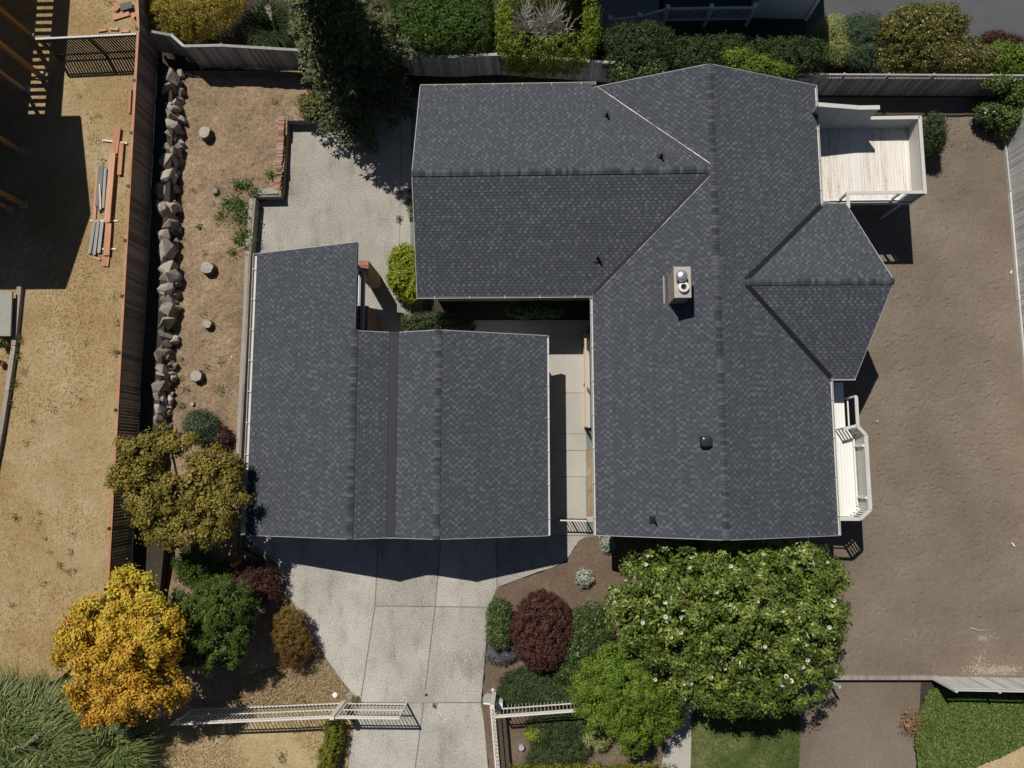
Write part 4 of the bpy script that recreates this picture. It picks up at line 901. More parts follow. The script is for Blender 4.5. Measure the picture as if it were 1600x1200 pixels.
for i, p in enumerate(bp): piece('post', M['nbwall'], rl, p - [0, 0, .5], p + [0, 0, 1.2], .17, .17); piece('post_cap', M['white'], rl, p + [0, 0, 1.2], p + [0, 0, 1.25], .22, .22)
for a, b in zip(bp[:-1], bp[1:]):
    piece('top_rail', M['nbwall'], rl, a + [0, 0, 1.05], b + [0, 0, 1.05], .1, .09); piece('bottom_rail', M['nbwall'], rl, a + [0, 0, .15], b + [0, 0, .15], .07, .08)
    m_ = int(np.linalg.norm(b - a) / .14)
    for k in range(1, m_): q = a + (b - a) * k / m_; piece('baluster', M['nbwall'], rl, q + [0, 0, .15], q + [0, 0, 1.05], .05, .05)
patch('neighbour_porch', [W(1037, 33, .5), W(1170, 31, .5), W(1170, -200, .5), W(1037, -200, .5)], M['nbdark'], .6)
patch('neighbour_ramp', [W(925, 48, .13), W(950, 48, .13), W(1030, 33, .5), W(1030, -200, .5), W(925, -200, .3)], M['lid'], .6)

# ------------------------------------------------------------------ plants
def bl(px, py, z, rx, ry, rz, e=1.): s = (CAMH - z) / 1075; c = W(px, py, z); return (c[0], c[1], z, rx * s, ry * s, rz, e)
def foliage(blobs, n, L, asp, g, nclump, crad, upb=.5, shell=.22, minz=-.55, mask=None, flat=.6):
    B = np.array(blobs, float); w = B[:, 3] * B[:, 4] + B[:, 3] * B[:, 5] + B[:, 4] * B[:, 5]; w /= w.sum()
    bi = g.choice(len(B), nclump, p=w); d = unitv(g.normal(size=(nclump * 3, 3))); d = d[d[:, 2] > minz]; d = d[:nclump]; bi = bi[:len(d)]
    e = B[bi, 6:7]; dd = d / ((np.abs(d) ** (2 / e)).sum(1, keepdims=True) ** (e / 2))
    C = B[bi, :3] + dd * B[bi, 3:6] * (1.04 - shell * g.random((len(d), 1)) ** 1.2)
    if len(B) > 1:                                   # drop clumps buried in another blob
        keep = np.ones(len(C), bool)
        for k in range(len(B)):
            q = (C - B[k, :3]) / (B[k, 3:6] * .72); keep &= ~(((q ** 2).sum(1) < 1) & (bi != k))
        C, d, bi = C[keep], d[keep], bi[keep]
    if mask is not None: k = mask(C, B[bi]); C, d, bi = C[k], d[k], bi[k]
    ct = g.random(len(C)); ci = g.integers(0, len(C), n)
    off = g.normal(size=(n, 3)) * crad * np.array([1, 1, flat]); P = C[ci] + off
    N = d[ci] * .5 + g.normal(size=(n, 3)) * .55 + np.array([0, 0, upb * .8]) + unitv(off) * .8
    ln = L * g.uniform(.65, 1.25, n)
    return P, leaf_quads(P, N, ln, ln * asp, None, g), np.clip(.5 + (ct[ci] - .5) * .55 + g.normal(0, .2, n), 0, 1)
def limbs(parent, base, blobs, r, mat, name='trunk', g=None, twigs=2):
    g = g or random.Random(3); mb = MB(); base = np.array(base, float)
    zc = min(b[2] - b[5] * .5 for b in blobs); cx = np.mean([b[0] for b in blobs]); cy = np.mean([b[1] for b in blobs])
    fork = np.array([base[0] * .7 + cx * .3, base[1] * .7 + cy * .3, base[2] + max(.25, (zc - base[2]) * .7)])
    mb.cyl(base - [0, 0, .1], fork, r, r * .75, 9)
    for b in blobs:
        c = np.array(b[:3]); mid = (fork + c) / 2 + np.array([g.uniform(-.15, .15), g.uniform(-.15, .15), .1])
        mb.cyl(fork, mid, r * .5, r * .36, 6).cyl(mid, c, r * .36, r * .18, 6)
        for _ in range(twigs):
            t = c + np.array([g.uniform(-.8, .8) * b[3], g.uniform(-.8, .8) * b[4], g.uniform(.1, .7) * b[5]]); mb.cyl(c, t, r * .16, r * .05, 5)
    return mb.build(name, mat, parent)
def plant(name, label, cat, blobs, z0, n, L, asp, mat, nclump, crad, r=.05, base=None, tree=False, group=None, seed=None, tonef=None, **kw):
    seed = seed if seed is not None else int(blobs[0][0] * 100 + blobs[0][1] * 37) % 99991
    g = np.random.default_rng(abs(seed)); c = np.mean([b[:2] for b in blobs], 0) if base is None else np.array(base[:2])
    e = T(name, label, cat, (c[0], c[1], z0), group)
    if tree: kw.setdefault('shell', .34)
    P, Q, t = foliage(blobs, n, L, asp, g, nclump, crad, **kw)
    fk = .58 if tree else .72; B2 = [(*b[:3], b[3] * fk, b[4] * fk, b[5] * fk * .9, b[6]) for b in blobs]; kw2 = dict(kw); kw2['shell'] = .5
    if tree: kw.setdefault('shell', .34)
    nf = 0 if kw.get('mask') else 1
    P2, Q2, t2 = foliage(B2, int(n * (.2 if tree else .35)), L * 1.6, min(.8, asp * 1.3), g, max(60, nclump), crad * 1.3, **kw2)
    if nf: P = np.concatenate([P, P2]); Q = np.concatenate([Q, Q2]); t = np.concatenate([t, t2])
    if tonef: t = tonef(P, t)
    quads('crown' if tree else 'foliage', Q, M[mat], t, e)
    limbs(e, (c[0], c[1], z0), blobs, r, M['bark'], 'trunk' if tree else 'stem', random.Random(seed), 3 if tree else 1)
    return e
# front garden
yb0 = [bl(208, 931, 4.00, 52, 42, 1.2), bl(173, 976, 4.30, 62, 52, 1.3), bl(218, 1006, 4.60, 70, 62, 1.3), bl(148, 1036, 4.00, 56, 50, 1.1), bl(213, 1071, 4.10, 72, 52, 1.2), bl(173, 1091, 3.60, 52, 38, 1.0), bl(248, 996, 3.90, 38, 55, 1.), bl(123, 996, 3.60, 32, 30, .8)]
yw = W(200, 1012, 3)
plant('golden_tree', 'bushy tree with yellow and orange leaves by the fence end', 'tree', yb0, .8, 40000, .13, .62, 'lf_yellow', 190, .155, .16, tree=True, tonef=lambda P, t: t * .75 + .12 + (P[:, 1] - yw[1]) * .09)
plant('evergreen_shrub', 'rounded dark green clumped shrub beside the golden tree', 'shrub', [bl(310, 965, 2.90, 52, 48, .9), bl(345, 940, 2.80, 45, 36, .8), bl(285, 1000, 2.50, 40, 36, .8), bl(335, 1005, 2.80, 48, 40, .9), bl(375, 955, 2.30, 28, 32, .6), bl(372, 1000, 2.20, 20, 30, .6)], .3, 38000, .085, .55, 'lf_dark', 460, .085, .09, shell=.16)
plant('maroon_shrub', 'rust-maroon rounded shrub at the garage drive corner', 'shrub', [bl(385, 905, 1.0, 32, 30, .7), bl(410, 912, .9, 26, 34, .65)], .0, 9000, .08, .4, 'lf_maroon', 330, .07, .05)
plant('rusty_cone_shrub', 'upright shrub fading from olive to rust at the drive edge', 'shrub', [bl(452, 980, .9, 26, 30, .75), bl(458, 1010, .9, 28, 32, .7)], .0, 9000, .08, .4, 'lf_rust', 300, .07, .05, tonef=lambda P, t: t * .6 + .2 + (P[:, 1] + 8.8) * .28)
plant('low_hedge', 'low green hedge in shade below the olive-leaved tree', 'hedge', [bl(300, 885, .9, 28, 30, .5), bl(345, 898, .7, 36, 20, .4)], .4, 8000, .08, .5, 'lf_hedge', 300, .08, .04)
ob = [bl(225, 705, 3.50, 42, 26, .6), bl(265, 690, 3.60, 36, 22, .6), bl(215, 745, 3.60, 42, 30, .7), bl(245, 790, 3.90, 48, 36, .8), bl(290, 765, 4.00, 45, 34, .8), bl(335, 735, 3.80, 40, 38, .7), bl(340, 790, 3.90, 45, 45, .8), bl(290, 825, 3.70, 58, 32, .8), bl(250, 825, 3.40, 32, 24, .6), bl(355, 760, 3.50, 30, 50, .6)]
plant('olive_maple', 'spreading tree with olive and bronze leaves over the cedar fence', 'tree', ob, .5, 30000, .12, .7, 'lf_olive', 165, .145, .15, base=W(300, 770, .5), tree=True)
plant('blue_shrub', 'small blue-green shrub at the end of boulder wall', 'shrub', [bl(312, 665, 1.0, 26, 24, .5), bl(328, 678, .8, 16, 16, .4)], ZG, 6000, .09, .4, 'lf_blue', 200, .09, .05)
plant('dark_red_shrub', 'dark red shrub in shade between blue-green shrub and timber wall', 'shrub', [bl(348, 685, .8, 14, 18, .35)], ZG, 1500, .08, .5, 'lf_maroon', 60, .09, .04)
mg = [bl(1018, 912, 3.10, 44, 48, 1.0), bl(1085, 864, 3.3, 18, 14, .4), bl(1182, 858, 3.5, 20, 14, .4), bl(1130, 862, 3.3, 14, 10, .3), bl(1265, 864, 3.2, 18, 12, .4), bl(1306, 905, 2.6, 16, 16, .4), bl(1308, 975, 2.7, 16, 14, .4), bl(966, 935, 2.6, 14, 18, .4), bl(1185, 1106, 2.6, 18, 12, .4), bl(1118, 1104, 2.6, 16, 10, .4), bl(1292, 1010, 2.7, 18, 22, .5), bl(1240, 1095, 2.6, 16, 12, .4), bl(1080, 895, 3.60, 60, 48, 1.2), bl(1160, 895, 3.80, 70, 48, 1.2), bl(1245, 895, 3.40, 62, 46, 1.1), bl(1000, 965, 3.10, 46, 50, 1.0), bl(1070, 970, 4.20, 75, 68, 1.2), bl(1160, 970, 4.60, 85, 72, 1.3), bl(1250, 965, 3.90, 62, 65, 1.2), bl(1100, 1045, 3.60, 62, 55, 1.1), bl(1180, 1050, 3.90, 72, 52, 1.1), bl(1250, 1035, 3.40, 54, 58, 1.0), bl(1285, 930, 2.80, 34, 60, .8), bl(1130, 1085, 2.80, 55, 26, .8), bl(1210, 1085, 2.90, 55, 24, .8), bl(1035, 1010, 3.00, 40, 42, .9)]
mt_ = plant('magnolia_tree', 'broad glossy tree with white flowers in front of the house', 'tree', mg, -.3, 46000, .19, .40, 'lf_magnolia', 780, .145, .2, base=W(1140, 990, -.3), tree=True, shell=.3)
g = np.random.default_rng(77); P_, Q_, t_ = foliage(mg, 130, .18, .5, g, 45, .10); quads('withered_leaves', Q_, M['lf_dead'], t_, mt_)
fl = MB()
for k in range(8):
    a = k * 6.2832 / 8; r0, r1 = .03, .13; fl.add([(r0 * math.cos(a), r0 * math.sin(a), 0), (r1 * math.cos(a - .35), r1 * math.sin(a - .35), .05), (r1 * 1.25 * math.cos(a), r1 * 1.25 * math.sin(a), .06), (r1 * math.cos(a + .35), r1 * math.sin(a + .35), .05)], [(0, 1, 2, 3)], .8)
fme = bpy.data.meshes.new('blossom'); fme.from_pydata(fl.v, [], fl.f); fme.attributes.new('tone', 'FLOAT', 'FACE').data.foreach_set('value', np.full(len(fl.f), .7, np.float32)); fme.materials.append(M['lf_flower'])
for px, py in ((1009, 882), (1012, 868), (1077, 886), (1142, 885), (1293, 878), (1300, 947), (1303, 938), (1262, 1031), (1254, 1042), (1236, 1064), (1228, 1057), (1296, 980), (1278, 988), (1040, 964), (1064, 988), (1049, 996), (960, 942), (1024, 1062), (1111, 1058), (1069, 1069), (1080, 1068), (1004, 973), (1185, 940), (1120, 925), (1195, 1010)):
    z = 3.0
    for b in mg:
        p = W(px, py, b[2] + b[5] * .85); q = ((p[0] - b[0]) / b[3]) ** 2 + ((p[1] - b[1]) / b[4]) ** 2
        if q < 1: z = max(z, b[2] + b[5] * math.sqrt(1 - q))
    inst('blossom', fme, mt_, W(px, py, z + .1), rnd.uniform(0, 6), (rnd.uniform(.35, .65),) * 3, rnd.uniform(-.3, .3), rnd.uniform(-.3, .3))
lb = [bl(960, 1045, 2.4, 46, 34, .7), bl(925, 1080, 2.2, 36, 28, .6), bl(975, 1085, 2.7, 52, 38, .8), bl(1020, 1095, 2.4, 42, 36, .7), bl(945, 1115, 2.2, 40, 26, .6), bl(995, 1130, 2.3, 44, 30, .7), bl(1035, 1120, 2.0, 26, 30, .5), bl(985, 1160, 1.8, 24, 22, .5), bl(930, 1055, 1.9, 26, 22, .5), bl(975, 1030, 2.0, 24, 22, .5)]
plant('lime_tree', 'small lime green feathery tree hiding the picket fence end', 'tree', lb, -.05, 38000, .12, .42, 'lf_lime', 290, .115, .1, tree=True)
plant('maroon_dome', 'large maroon dome shaped shrub in the front bed', 'shrub', [bl(848, 985, 1.0, 45, 56, .9)], -.03, 26000, .10, .4, 'lf_maroon', 900, .06, .07, shell=.12)
plant('laurel_shrub', 'glossy dark green shrub between maroon dome and flowering tree', 'shrub', [bl(922, 975, .9, 30, 32, .6), bl(905, 1010, .9, 38, 34, .6), bl(895, 1040, .7, 30, 26, .5), bl(930, 1000, .8, 28, 34, .55)], -.03, 13000, .11, .45, 'lf_laurel', 600, .09, .05)
plant('box_shrub', 'small mid green shrub touching the left of the maroon dome', 'shrub', [bl(780, 975, .7, 19, 36, .55, .75)], -.03, 6000, .085, .5, 'lf_laurel', 300, .06, .04)
plant('lavender', 'grey-mauve lavender clump under the small mid green shrub', 'shrub', [bl(783, 1022, .3, 24, 14, .25)], -.03, 2500, .14, .16, 'lf_lav', 120, .07, .02)
plant('silver_plant', 'silvery white leaved plant alone in the brown front bed', 'plant', [bl(913, 903, .2, 12, 12, .2)], -.03, 700, .14, .35, 'lf_silver', 60, .06, .02)
plant('silver_plant', 'silvery plant tucked under the house eave corner', 'plant', [bl(950, 850, .25, 10, 10, .25)], -.03, 500, .14, .35, 'lf_silver', 50, .06, .02)
plant('pale_shrub', 'pale cream-green shrub below the lime green tree', 'shrub', [bl(932, 1152, .5, 20, 17, .35)], -.03, 3000, .09, .4, 'lf_pale', 150, .06, .03)
plant('gold_shrub', 'tiny yellow-green shrub inside the juniper patch', 'shrub', [bl(833, 1147, .4, 11, 10, .25)], -.03, 900, .09, .4, 'lf_chart', 60, .05, .02)
plant('juniper', 'dark spreading juniper above the right picket fence', 'shrub', [bl(830, 1068, .35, 48, 22, .3), bl(865, 1090, .35, 42, 26, .3), bl(805, 1085, .3, 28, 18, .25)], -.03, 13000, .13, .22, 'lf_juniper', 500, .1, .03)
plant('juniper', 'dark spreading juniper below the right picket fence', 'shrub', [bl(865, 1140, .35, 42, 26, .3), bl(880, 1170, .3, 42, 26, .28), bl(905, 1125, .3, 22, 18, .25), bl(850, 1185, .3, 26, 20, .25)], -.03, 13000, .13, .22, 'lf_juniper', 500, .1, .03)
plant('hedge_strip', 'moss-yellow clipped hedge beside the lower drive', 'hedge', [bl(522, 1150, .55, 13, 25, .5, .5), bl(513, 1190, .55, 14, 25, .5, .5), bl(505, 1225, .55, 14, 22, .5, .5)], 0, 9000, .07, .5, 'lf_moss', 500, .05, .03)
plant('hedge_strip', 'thin golden hedge along the bottom edge of the picture', 'hedge', [bl(850, 1203, .6, 50, 8, .5, .5), bl(930, 1204, .6, 50, 8, .5, .5), bl(1010, 1204, .6, 45, 8, .5, .5)], -.05, 7000, .07, .5, 'lf_moss', 400, .05, .03)
plant('dead_shrub', 'dried rust-brown shrub at the edge of the ivy bank', 'shrub', [bl(1424, 1132, ZY + .05, 13, 16, .3)], ZY - .2, 520, .13, .2, 'lf_dead', 26, .16, .03)
# pampas grass
def grassclump(name, label, cat, c, z0, n, Lmin, Lmax, R, mat, wd=.025, plumes=(), seed=5):
    g = np.random.default_rng(seed); e = T(name, label, cat, (c[0], c[1], z0)); Q = []; tn = []
    a = g.uniform(0, 2 * np.pi, n); r = np.sqrt(g.random(n)) * R; L = g.uniform(Lmin, Lmax, n); out = g.uniform(.45, 1.0, n); az = a + g.normal(0, .75, n)
    b = np.column_stack([c[0] + r * np.cos(a), c[1] + r * np.sin(a), np.full(n, z0)]); dr = np.column_stack([np.cos(az), np.sin(az), np.zeros(n)]); sd = np.column_stack([-np.sin(az), np.cos(az), np.zeros(n)])
    pts = [b]; 
    for k, (f, z) in enumerate(((.18, .45), (.5, .72), (.9, .55), (1.15, .28))): pts.append(b + dr * (L * out * f)[:, None] + np.array([0, 0, 1.]) * (L * z)[:, None])
    ws = [1, 1, .9, .6, .1]; t = g.random(n)
    for k in range(4): Q.append(np.stack([pts[k] - sd * wd * ws[k], pts[k] + sd * wd * ws[k], pts[k + 1] + sd * wd * ws[k + 1], pts[k + 1] - sd * wd * ws[k + 1]], 1)); tn.append(t)
    quads('blades', np.concatenate(Q), M[mat], np.concatenate(tn), e)
    for (x0, y0, x1, y1, z) in plumes:
        p0, p1 = W(x0, y0, z), W(x1, y1, z + .25); m_ = 260; s = g.random(m_)[:, None]; P = p0 + (p1 - p0) * s + g.normal(size=(m_, 3)) * .06 * (1.1 - s * .8)
        quads('plume', leaf_quads(P, g.normal(size=(m_, 3)) + [0, 0, 1], .16, .03, (p1 - p0)[None] + g.normal(size=(m_, 3)) * .25, g), M['lf_plume'], g.random(m_), e)
    return e
c = W(70, 1150, .9); grassclump('pampas_grass', 'big arching pampas grass clump in the lower left corner', 'grass', c, .75, 7000, .9, 2.0, 1.7, 'lf_pampas', .016, ((50, 1160, 20, 1170, 1.9), (60, 1148, 40, 1165, 1.9), (85, 1195, 105, 1180, 1.7), (45, 1200, 40, 1188, 1.8), (75, 1190, 65, 1197, 1.8)), 5)
c = W(190, 1160, .6); grassclump('pampas_grass', 'smaller grass clump right of the big pampas grass', 'grass', c, .55, 2600, .9, 1.8, .9, 'lf_pampas', .016, (), 6)
c = W(20, 1120, .9); grassclump('pampas_grass', 'grass clump left of the big pampas grass at the picture edge', 'grass', c, .8, 2600, 1.0, 2.0, 1.0, 'lf_pampas', .016, (), 7)
# conifer
def conifer(base, H, R, label, seed=3):
    g = np.random.default_rng(seed); e = T('conifer_tree', label, 'tree', base); base = np.array(base); mb = MB().cyl(base, base + [0, 0, H * .5], .2, .12, 9).cyl(base + [0, 0, H * .5], base + [0, 0, H], .12, .02, 7); Qs = []; ts = []; z = .7
    while z < H - .2:
        r = R * (1 - z / H) ** .75 + .15; nb_ = 9
        for k in range(nb_):
            a = k * 6.2832 / nb_ + g.uniform(-.4, .4); L = r * g.uniform(.6, 1.15); dr = np.array([math.cos(a), math.sin(a), 0]); p0 = base + [0, 0, z + g.uniform(-.15, .15)]
            tip = p0 + dr * L + np.array([0, 0, -.28 * L]); mb.cyl(p0, tip, .03, .008, 4, cap=False)
            m_ = int(56 * L) + 12; s = g.random(m_) ** .7; sd = np.array([-dr[1], dr[0], 0]); wv = (.34 * L * (1 - s * .75) + .05)
            lat = g.normal(0, 1, m_) * wv * .5
            P = p0 + dr * (L * s)[:, None] + np.array([0, 0, 1.]) * (-.28 * L * s ** 1.5 - np.abs(lat) * .35 + g.normal(0, .05, m_))[:, None] + sd * lat[:, None]
            ax = dr[None] * .8 + sd[None] * np.sign(lat)[:, None] * .7 + np.array([0, 0, -.35]) + g.normal(size=(m_, 3)) * .25
            Qs.append(leaf_quads(P, g.normal(size=(m_, 3)) * .45 + [0, 0, 1], g.uniform(.16, .34, m_), .085, ax, g)); ts.append(np.clip(g.normal(.45, .25, m_) + (s - .6) * .5, 0, 1))
        z += .36
    quads('crown', np.concatenate(Qs), M['lf_conifer'], np.concatenate(ts), e); mb.build('trunk', M['bark'], e)
conifer(W(572, 138, .1), 12.5, 3.5, 'tall dark drooping conifer between back fence and patio')
# beyond the back fences
plant('yellow_bush', 'feathery golden yellow bush behind the back fence', 'shrub', [bl(270, 15, 1.9, 50, 40, .7), bl(315, 20, 2.0, 55, 42, .8), bl(350, 5, 1.8, 34, 34, .7), bl(300, 48, 1.5, 30, 18, .5), bl(245, -5, 1.7, 36, 30, .6)], .1, 22000, .12, .25, 'lf_gold', 700, .12, .07)
grassclump('reed_grass', 'dim arching grass between yellow bush and conifer', 'grass', W(420, 45, .5), .1, 700, .8, 1.6, .9, 'lf_juniper', .015, ((418, 10, 424, 30, 1.3),), 9)
plant('shade_shrub', 'dark maroon shrub in deep shade right of the conifer', 'shrub', [bl(595, 35, .9, 18, 30, .6)], .1, 3000, .09, .5, 'lf_maroon', 140, .09, .04)
plant('climbing_shrub', 'light green sprigs over the fence beside the conifer', 'shrub', [bl(612, 90, 1.7, 14, 26, .5), bl(602, 75, 1.8, 14, 14, .3), bl(632, 62, 1.7, 8, 18, .3)], .1, 2200, .12, .5, 'lf_bronze', 120, .1, .03)
plant('clipped_hedge', 'large clipped bright green hedge above the middle back fence', 'hedge', [bl(690, 35, 1.6, 82, 62, 1.5, .45)], .1, 42000, .1, .4, 'lf_hedge', 2600, .07, .07, shell=.08)
ringm = lambda C, B: ~((np.abs((C[:, 0] - B[:, 0]) / B[:, 3]) < .72) & ((C[:, 1] - B[:, 1]) / B[:, 4] < .68) & ((C[:, 1] - B[:, 1]) / B[:, 4] > -.62))
hb = bl(856, 52, 1.8, 80, 55, 1.7, .4)
e_ = plant('open_hedge', 'lime green boxed hedge with bare branches in its open top', 'hedge', [hb], .1, 34000, .12, .45, 'lf_limehedge', 2200, .09, .07, shell=.2, mask=ringm)
g = random.Random(12); mb = MB()
for k in range(16):
    p = np.array([hb[0] + g.uniform(-.62, .62) * hb[3], hb[1] + g.uniform(-.3, .3) * hb[4], g.uniform(1.6, 2.4)])
    for j in range(7):
        q = p + np.array([g.uniform(-.75, .75), g.uniform(-.6, .6), g.uniform(.6, 1.4)]); mid = (p + q) / 2 + np.array([g.uniform(-.12, .12), g.uniform(-.12, .12), 0]); mb.cyl(p, mid, .035, .025, 5).cyl(mid, q, .025, .012, 5)
        t = q + np.array([g.uniform(-.3, .3), g.uniform(-.3, .3), g.uniform(0, .3)]); mb.cyl(mid, t, .016, .007, 4)
mb.build('bare_branches', M['branch'], e_)
plant('dark_hedge', 'dark clipped hedge right of the open-topped lime hedge', 'hedge', [bl(995, 82, 1.4, 58, 38, 1.2, .6)], .1, 17000, .1, .45, 'lf_deep', 1000, .08, .06)
plant('dark_hedge', 'dark hedge behind the house ridge end', 'hedge', [bl(1085, 95, 1.2, 48, 34, 1.1, .7), bl(1135, 88, 1.2, 36, 26, 1.0, .7)], .1, 15000, .1, .45, 'lf_deep', 800, .08, .06)
plant('dark_hedge', 'dark hedge below the pale house wall', 'hedge', [bl(1220, 93, 1.2, 70, 26, 1.0, .6)], .1, 15000, .1, .45, 'lf_deep', 800, .08, .06)
plant('vine_shrub', 'variegated green shrub spilling over fence beside roof edge', 'shrub', [bl(975, 113, 1.7, 20, 16, .5), bl(1020, 108, 1.8, 22, 14, .5), bl(995, 120, 1.6, 32, 10, .4)], .1, 4500, .12, .5, 'lf_laurel', 200, .1, .04)
plant('light_shrub', 'bright green shrub leaning over the house roof edge', 'shrub', [bl(1160, 93, 2.2, 26, 14, .5), bl(1185, 105, 2.3, 30, 14, .5), bl(1215, 115, 2.2, 26, 12, .45), bl(1145, 88, 2.2, 12, 10, .3)], .1, 6000, .13, .4, 'lf_lime', 280, .11, .05)
plant('ornamental_grass', 'pale green spiky plant beside the asphalt', 'plant', [bl(1300, 55, .0, 26, 32, .7), bl(1312, 80, -.1, 22, 18, .6)], ZY, 7000, .2, .12, 'lf_pale', 260, .14, .03)
plant('ornamental_grass', 'blue-green spiky plant left of the big rounded shrub', 'plant', [bl(1345, 52, .1, 36, 30, .8), bl(1350, 85, .0, 30, 18, .6)], ZY, 10000, .2, .12, 'lf_blue', 360, .14, .03)
plant('rounded_shrub', 'big bronze-green rounded shrub beside the asphalt', 'shrub', [bl(1420, 50, .9, 46, 42, 1.0), bl(1465, 45, .9, 44, 38, 1.0), bl(1445, 75, .7, 58, 36, .9), bl(1408, 92, .4, 36, 24, .7)], ZY, 22000, .12, .5, 'lf_bronze', 800, .12, .08)
plant('rounded_shrub', 'smaller bronze-green shrub just above the lattice fence', 'shrub', [bl(1495, 88, .7, 44, 30, .8), bl(1530, 95, .6, 26, 22, .7)], ZY, 11000, .11, .5, 'lf_bronze', 420, .11, .06)
plant('light_shrub', 'light green shrub in the upper right above the fence', 'shrub', [bl(1560, 92, .6, 26, 24, .7), bl(1590, 98, .6, 26, 22, .7)], ZY, 8000, .14, .42, 'lf_lime', 320, .12, .05)
plant('maroon_shrub', 'dark maroon shrub at the edge of the asphalt', 'shrub', [bl(1550, 62, .0, 20, 12, .5), bl(1575, 68, .0, 22, 12, .5)], ZY, 4500, .1, .35, 'lf_maroon', 200, .08, .04)
# back yard corner
plant('deck_shrub', 'dark green shrub against the right side of the deck', 'shrub', [bl(1457, 205, .3, 16, 26, .8), bl(1458, 225, .1, 15, 18, .7)], ZY, 6500, .1, .4, 'lf_juniper', 280, .09, .05)
plant('corner_shrub', 'rounded green shrub at the corner of the back fence', 'shrub', [bl(1545, 176, -.1, 18, 16, .5), bl(1555, 188, -.2, 12, 12, .4)], ZY, 4000, .13, .5, 'lf_laurel', 180, .1, .05)
plant('corner_vine', 'dark leafy vine climbing the corner of both fences', 'vine', [bl(1585, 150, .3, 24, 24, .8), bl(1575, 185, .0, 16, 18, .6), bl(1568, 203, -.4, 9, 12, .3), bl(1565, 130, .9, 26, 10, .3)], ZY, 8000, .13, .55, 'lf_ivy', 380, .1, .04)
# house courts
plant('chartreuse_shrub', 'bright yellow-green shrub against the house side wall', 'shrub', [bl(632, 410, .9, 24, 26, .8), bl(632, 435, .9, 26, 26, .8), bl(645, 455, .8, 18, 18, .7)], 0, 11000, .12, .5, 'lf_chart', 480, .09, .05)
plant('court_hedge', 'clipped dark hedge behind the garage roof', 'hedge', [bl(655, 505, .9, 28, 14, .7, .7), bl(690, 503, .9, 42, 14, .75, .7), bl(720, 508, .9, 22, 14, .6, .7)], 0, 10000, .08, .5, 'lf_juniper', 600, .06, .05)
plant('court_shrub', 'variegated shrub in the shaded court below the eave', 'shrub', [bl(815, 486, 1.0, 22, 10, .5), bl(850, 484, 1.1, 28, 11, .55)], 0, 4500, .12, .5, 'lf_laurel', 220, .08, .04)
plant('under_conifer_shrub', 'small green shrub at the grey brick wall end', 'shrub', [bl(485, 165, 1.0, 18, 14, .4), bl(478, 175, .9, 12, 8, .3)], ZG, 2500, .1, .5, 'lf_bronze', 110, .08, .03)
# green covers and weeds
def weeds(name, label, spots, zf, mat, L=.12, seed=4, dens=90, cat='weeds'):
    g = np.random.default_rng(seed); Ps = []
    for px, py, r, n in spots:
        c = W(px, py, zf); a = g.normal(size=(n, 2)) * r * .031 * .5; Ps.append(np.column_stack([c[0] + a[:, 0], c[1] + a[:, 1], zf + g.uniform(.02, .22, n)]))
    P = np.concatenate(Ps); n = len(P); ln = L * g.uniform(.5, 1.3, n)
    return tag(quads(name, leaf_quads(P, g.normal(size=(n, 3)) * .8 + [0, 0, 1], ln, ln * .5, None, g), M[mat], g.random(n)), label, cat, kind='stuff')
weeds('creeping_weeds', 'green creeping weeds against the timber retaining wall', [(372, 290, 10, 130), (360, 318, 16, 260), (378, 340, 20, 420), (385, 365, 14, 260), (372, 375, 10, 150), (365, 395, 8, 80), (388, 388, 8, 90), (345, 340, 12, 110), (375, 320, 12, 200), (400, 302, 10, 150), (340, 300, 8, 70), (312, 355, 5, 40), (424, 275, 8, 90), (385, 290, 12, 160)], ZG, 'lf_hedge')
weeds('bed_weeds', 'small scattered weeds among the stumps', [(320, 490, 6, 30), (283, 563, 7, 45), (325, 572, 9, 50), (348, 566, 8, 50), (293, 609, 9, 50), (345, 610, 10, 60), (285, 635, 8, 40), (320, 396, 5, 25), (460, 160, 8, 40), (430, 160, 8, 40), (505, 95, 12, 100), (303, 298, 4, 20), (284, 590, 6, 30)], ZG, 'lf_grass', .09, 6)
weeds('wall_weeds', 'weeds in the patio joint along the house side', [(625, 300, 5, 60), (624, 342, 6, 70), (642, 315, 6, 100), (643, 328, 7, 120), (642, 340, 5, 60), (640, 300, 4, 40), (403, 328, 6, 40), (404, 350, 5, 30)], .0, 'lf_hedge', .1, 7)
sp = [(138, 430, 7, 27), (182, 464, 10, 45), (185, 505, 7, 45), (180, 550, 9, 58), (25, 555, 9, 260), (22, 600, 8, 220), (30, 530, 8, 200), (15, 630, 6, 120), (38, 580, 7, 40), (110, 610, 12, 27), (85, 640, 9, 27), (125, 624, 6, 20), (52, 660, 6, 31), (42, 693, 6, 22), (100, 502, 10, 22), (135, 535, 5, 15), (26, 808, 6, 70), (62, 800, 6, 27), (62, 815, 5, 22), (114, 834, 5, 27), (80, 862, 4, 22), (112, 862, 6, 36), (95, 882, 6, 40), (107, 892, 5, 36), (117, 890, 5, 27), (72, 840, 4, 14), (150, 220, 14, 58), (145, 185, 8, 27), (160, 250, 10, 36), (70, 910, 6, 27), (20, 945, 5, 30), (172, 3, 10, 54), (155, 183, 5, 18), (125, 150, 4, 14)]
weeds('lawn_weeds', 'green weed tufts dotted over the dry lawn', sp, ZL, 'lf_grass', .08, 8)
weeds('verge_weeds', 'green weed tufts on the dry verge below the picket fence', [(442, 1182, 10, 110), (470, 1090, 8, 40), (552, 1092, 7, 60), (560, 1094, 6, 60), (678, 1100, 3, 25)], .0, 'lf_grass', .1, 9)
IVY = up([(1448, 1078), (1478, 1070), (1540, 1082), (1640, 1086), (1640, 1148), (1600, 1162), (1528, 1192), (1500, 1215), (1436, 1215), (1428, 1160), (1432, 1110)], ZY)
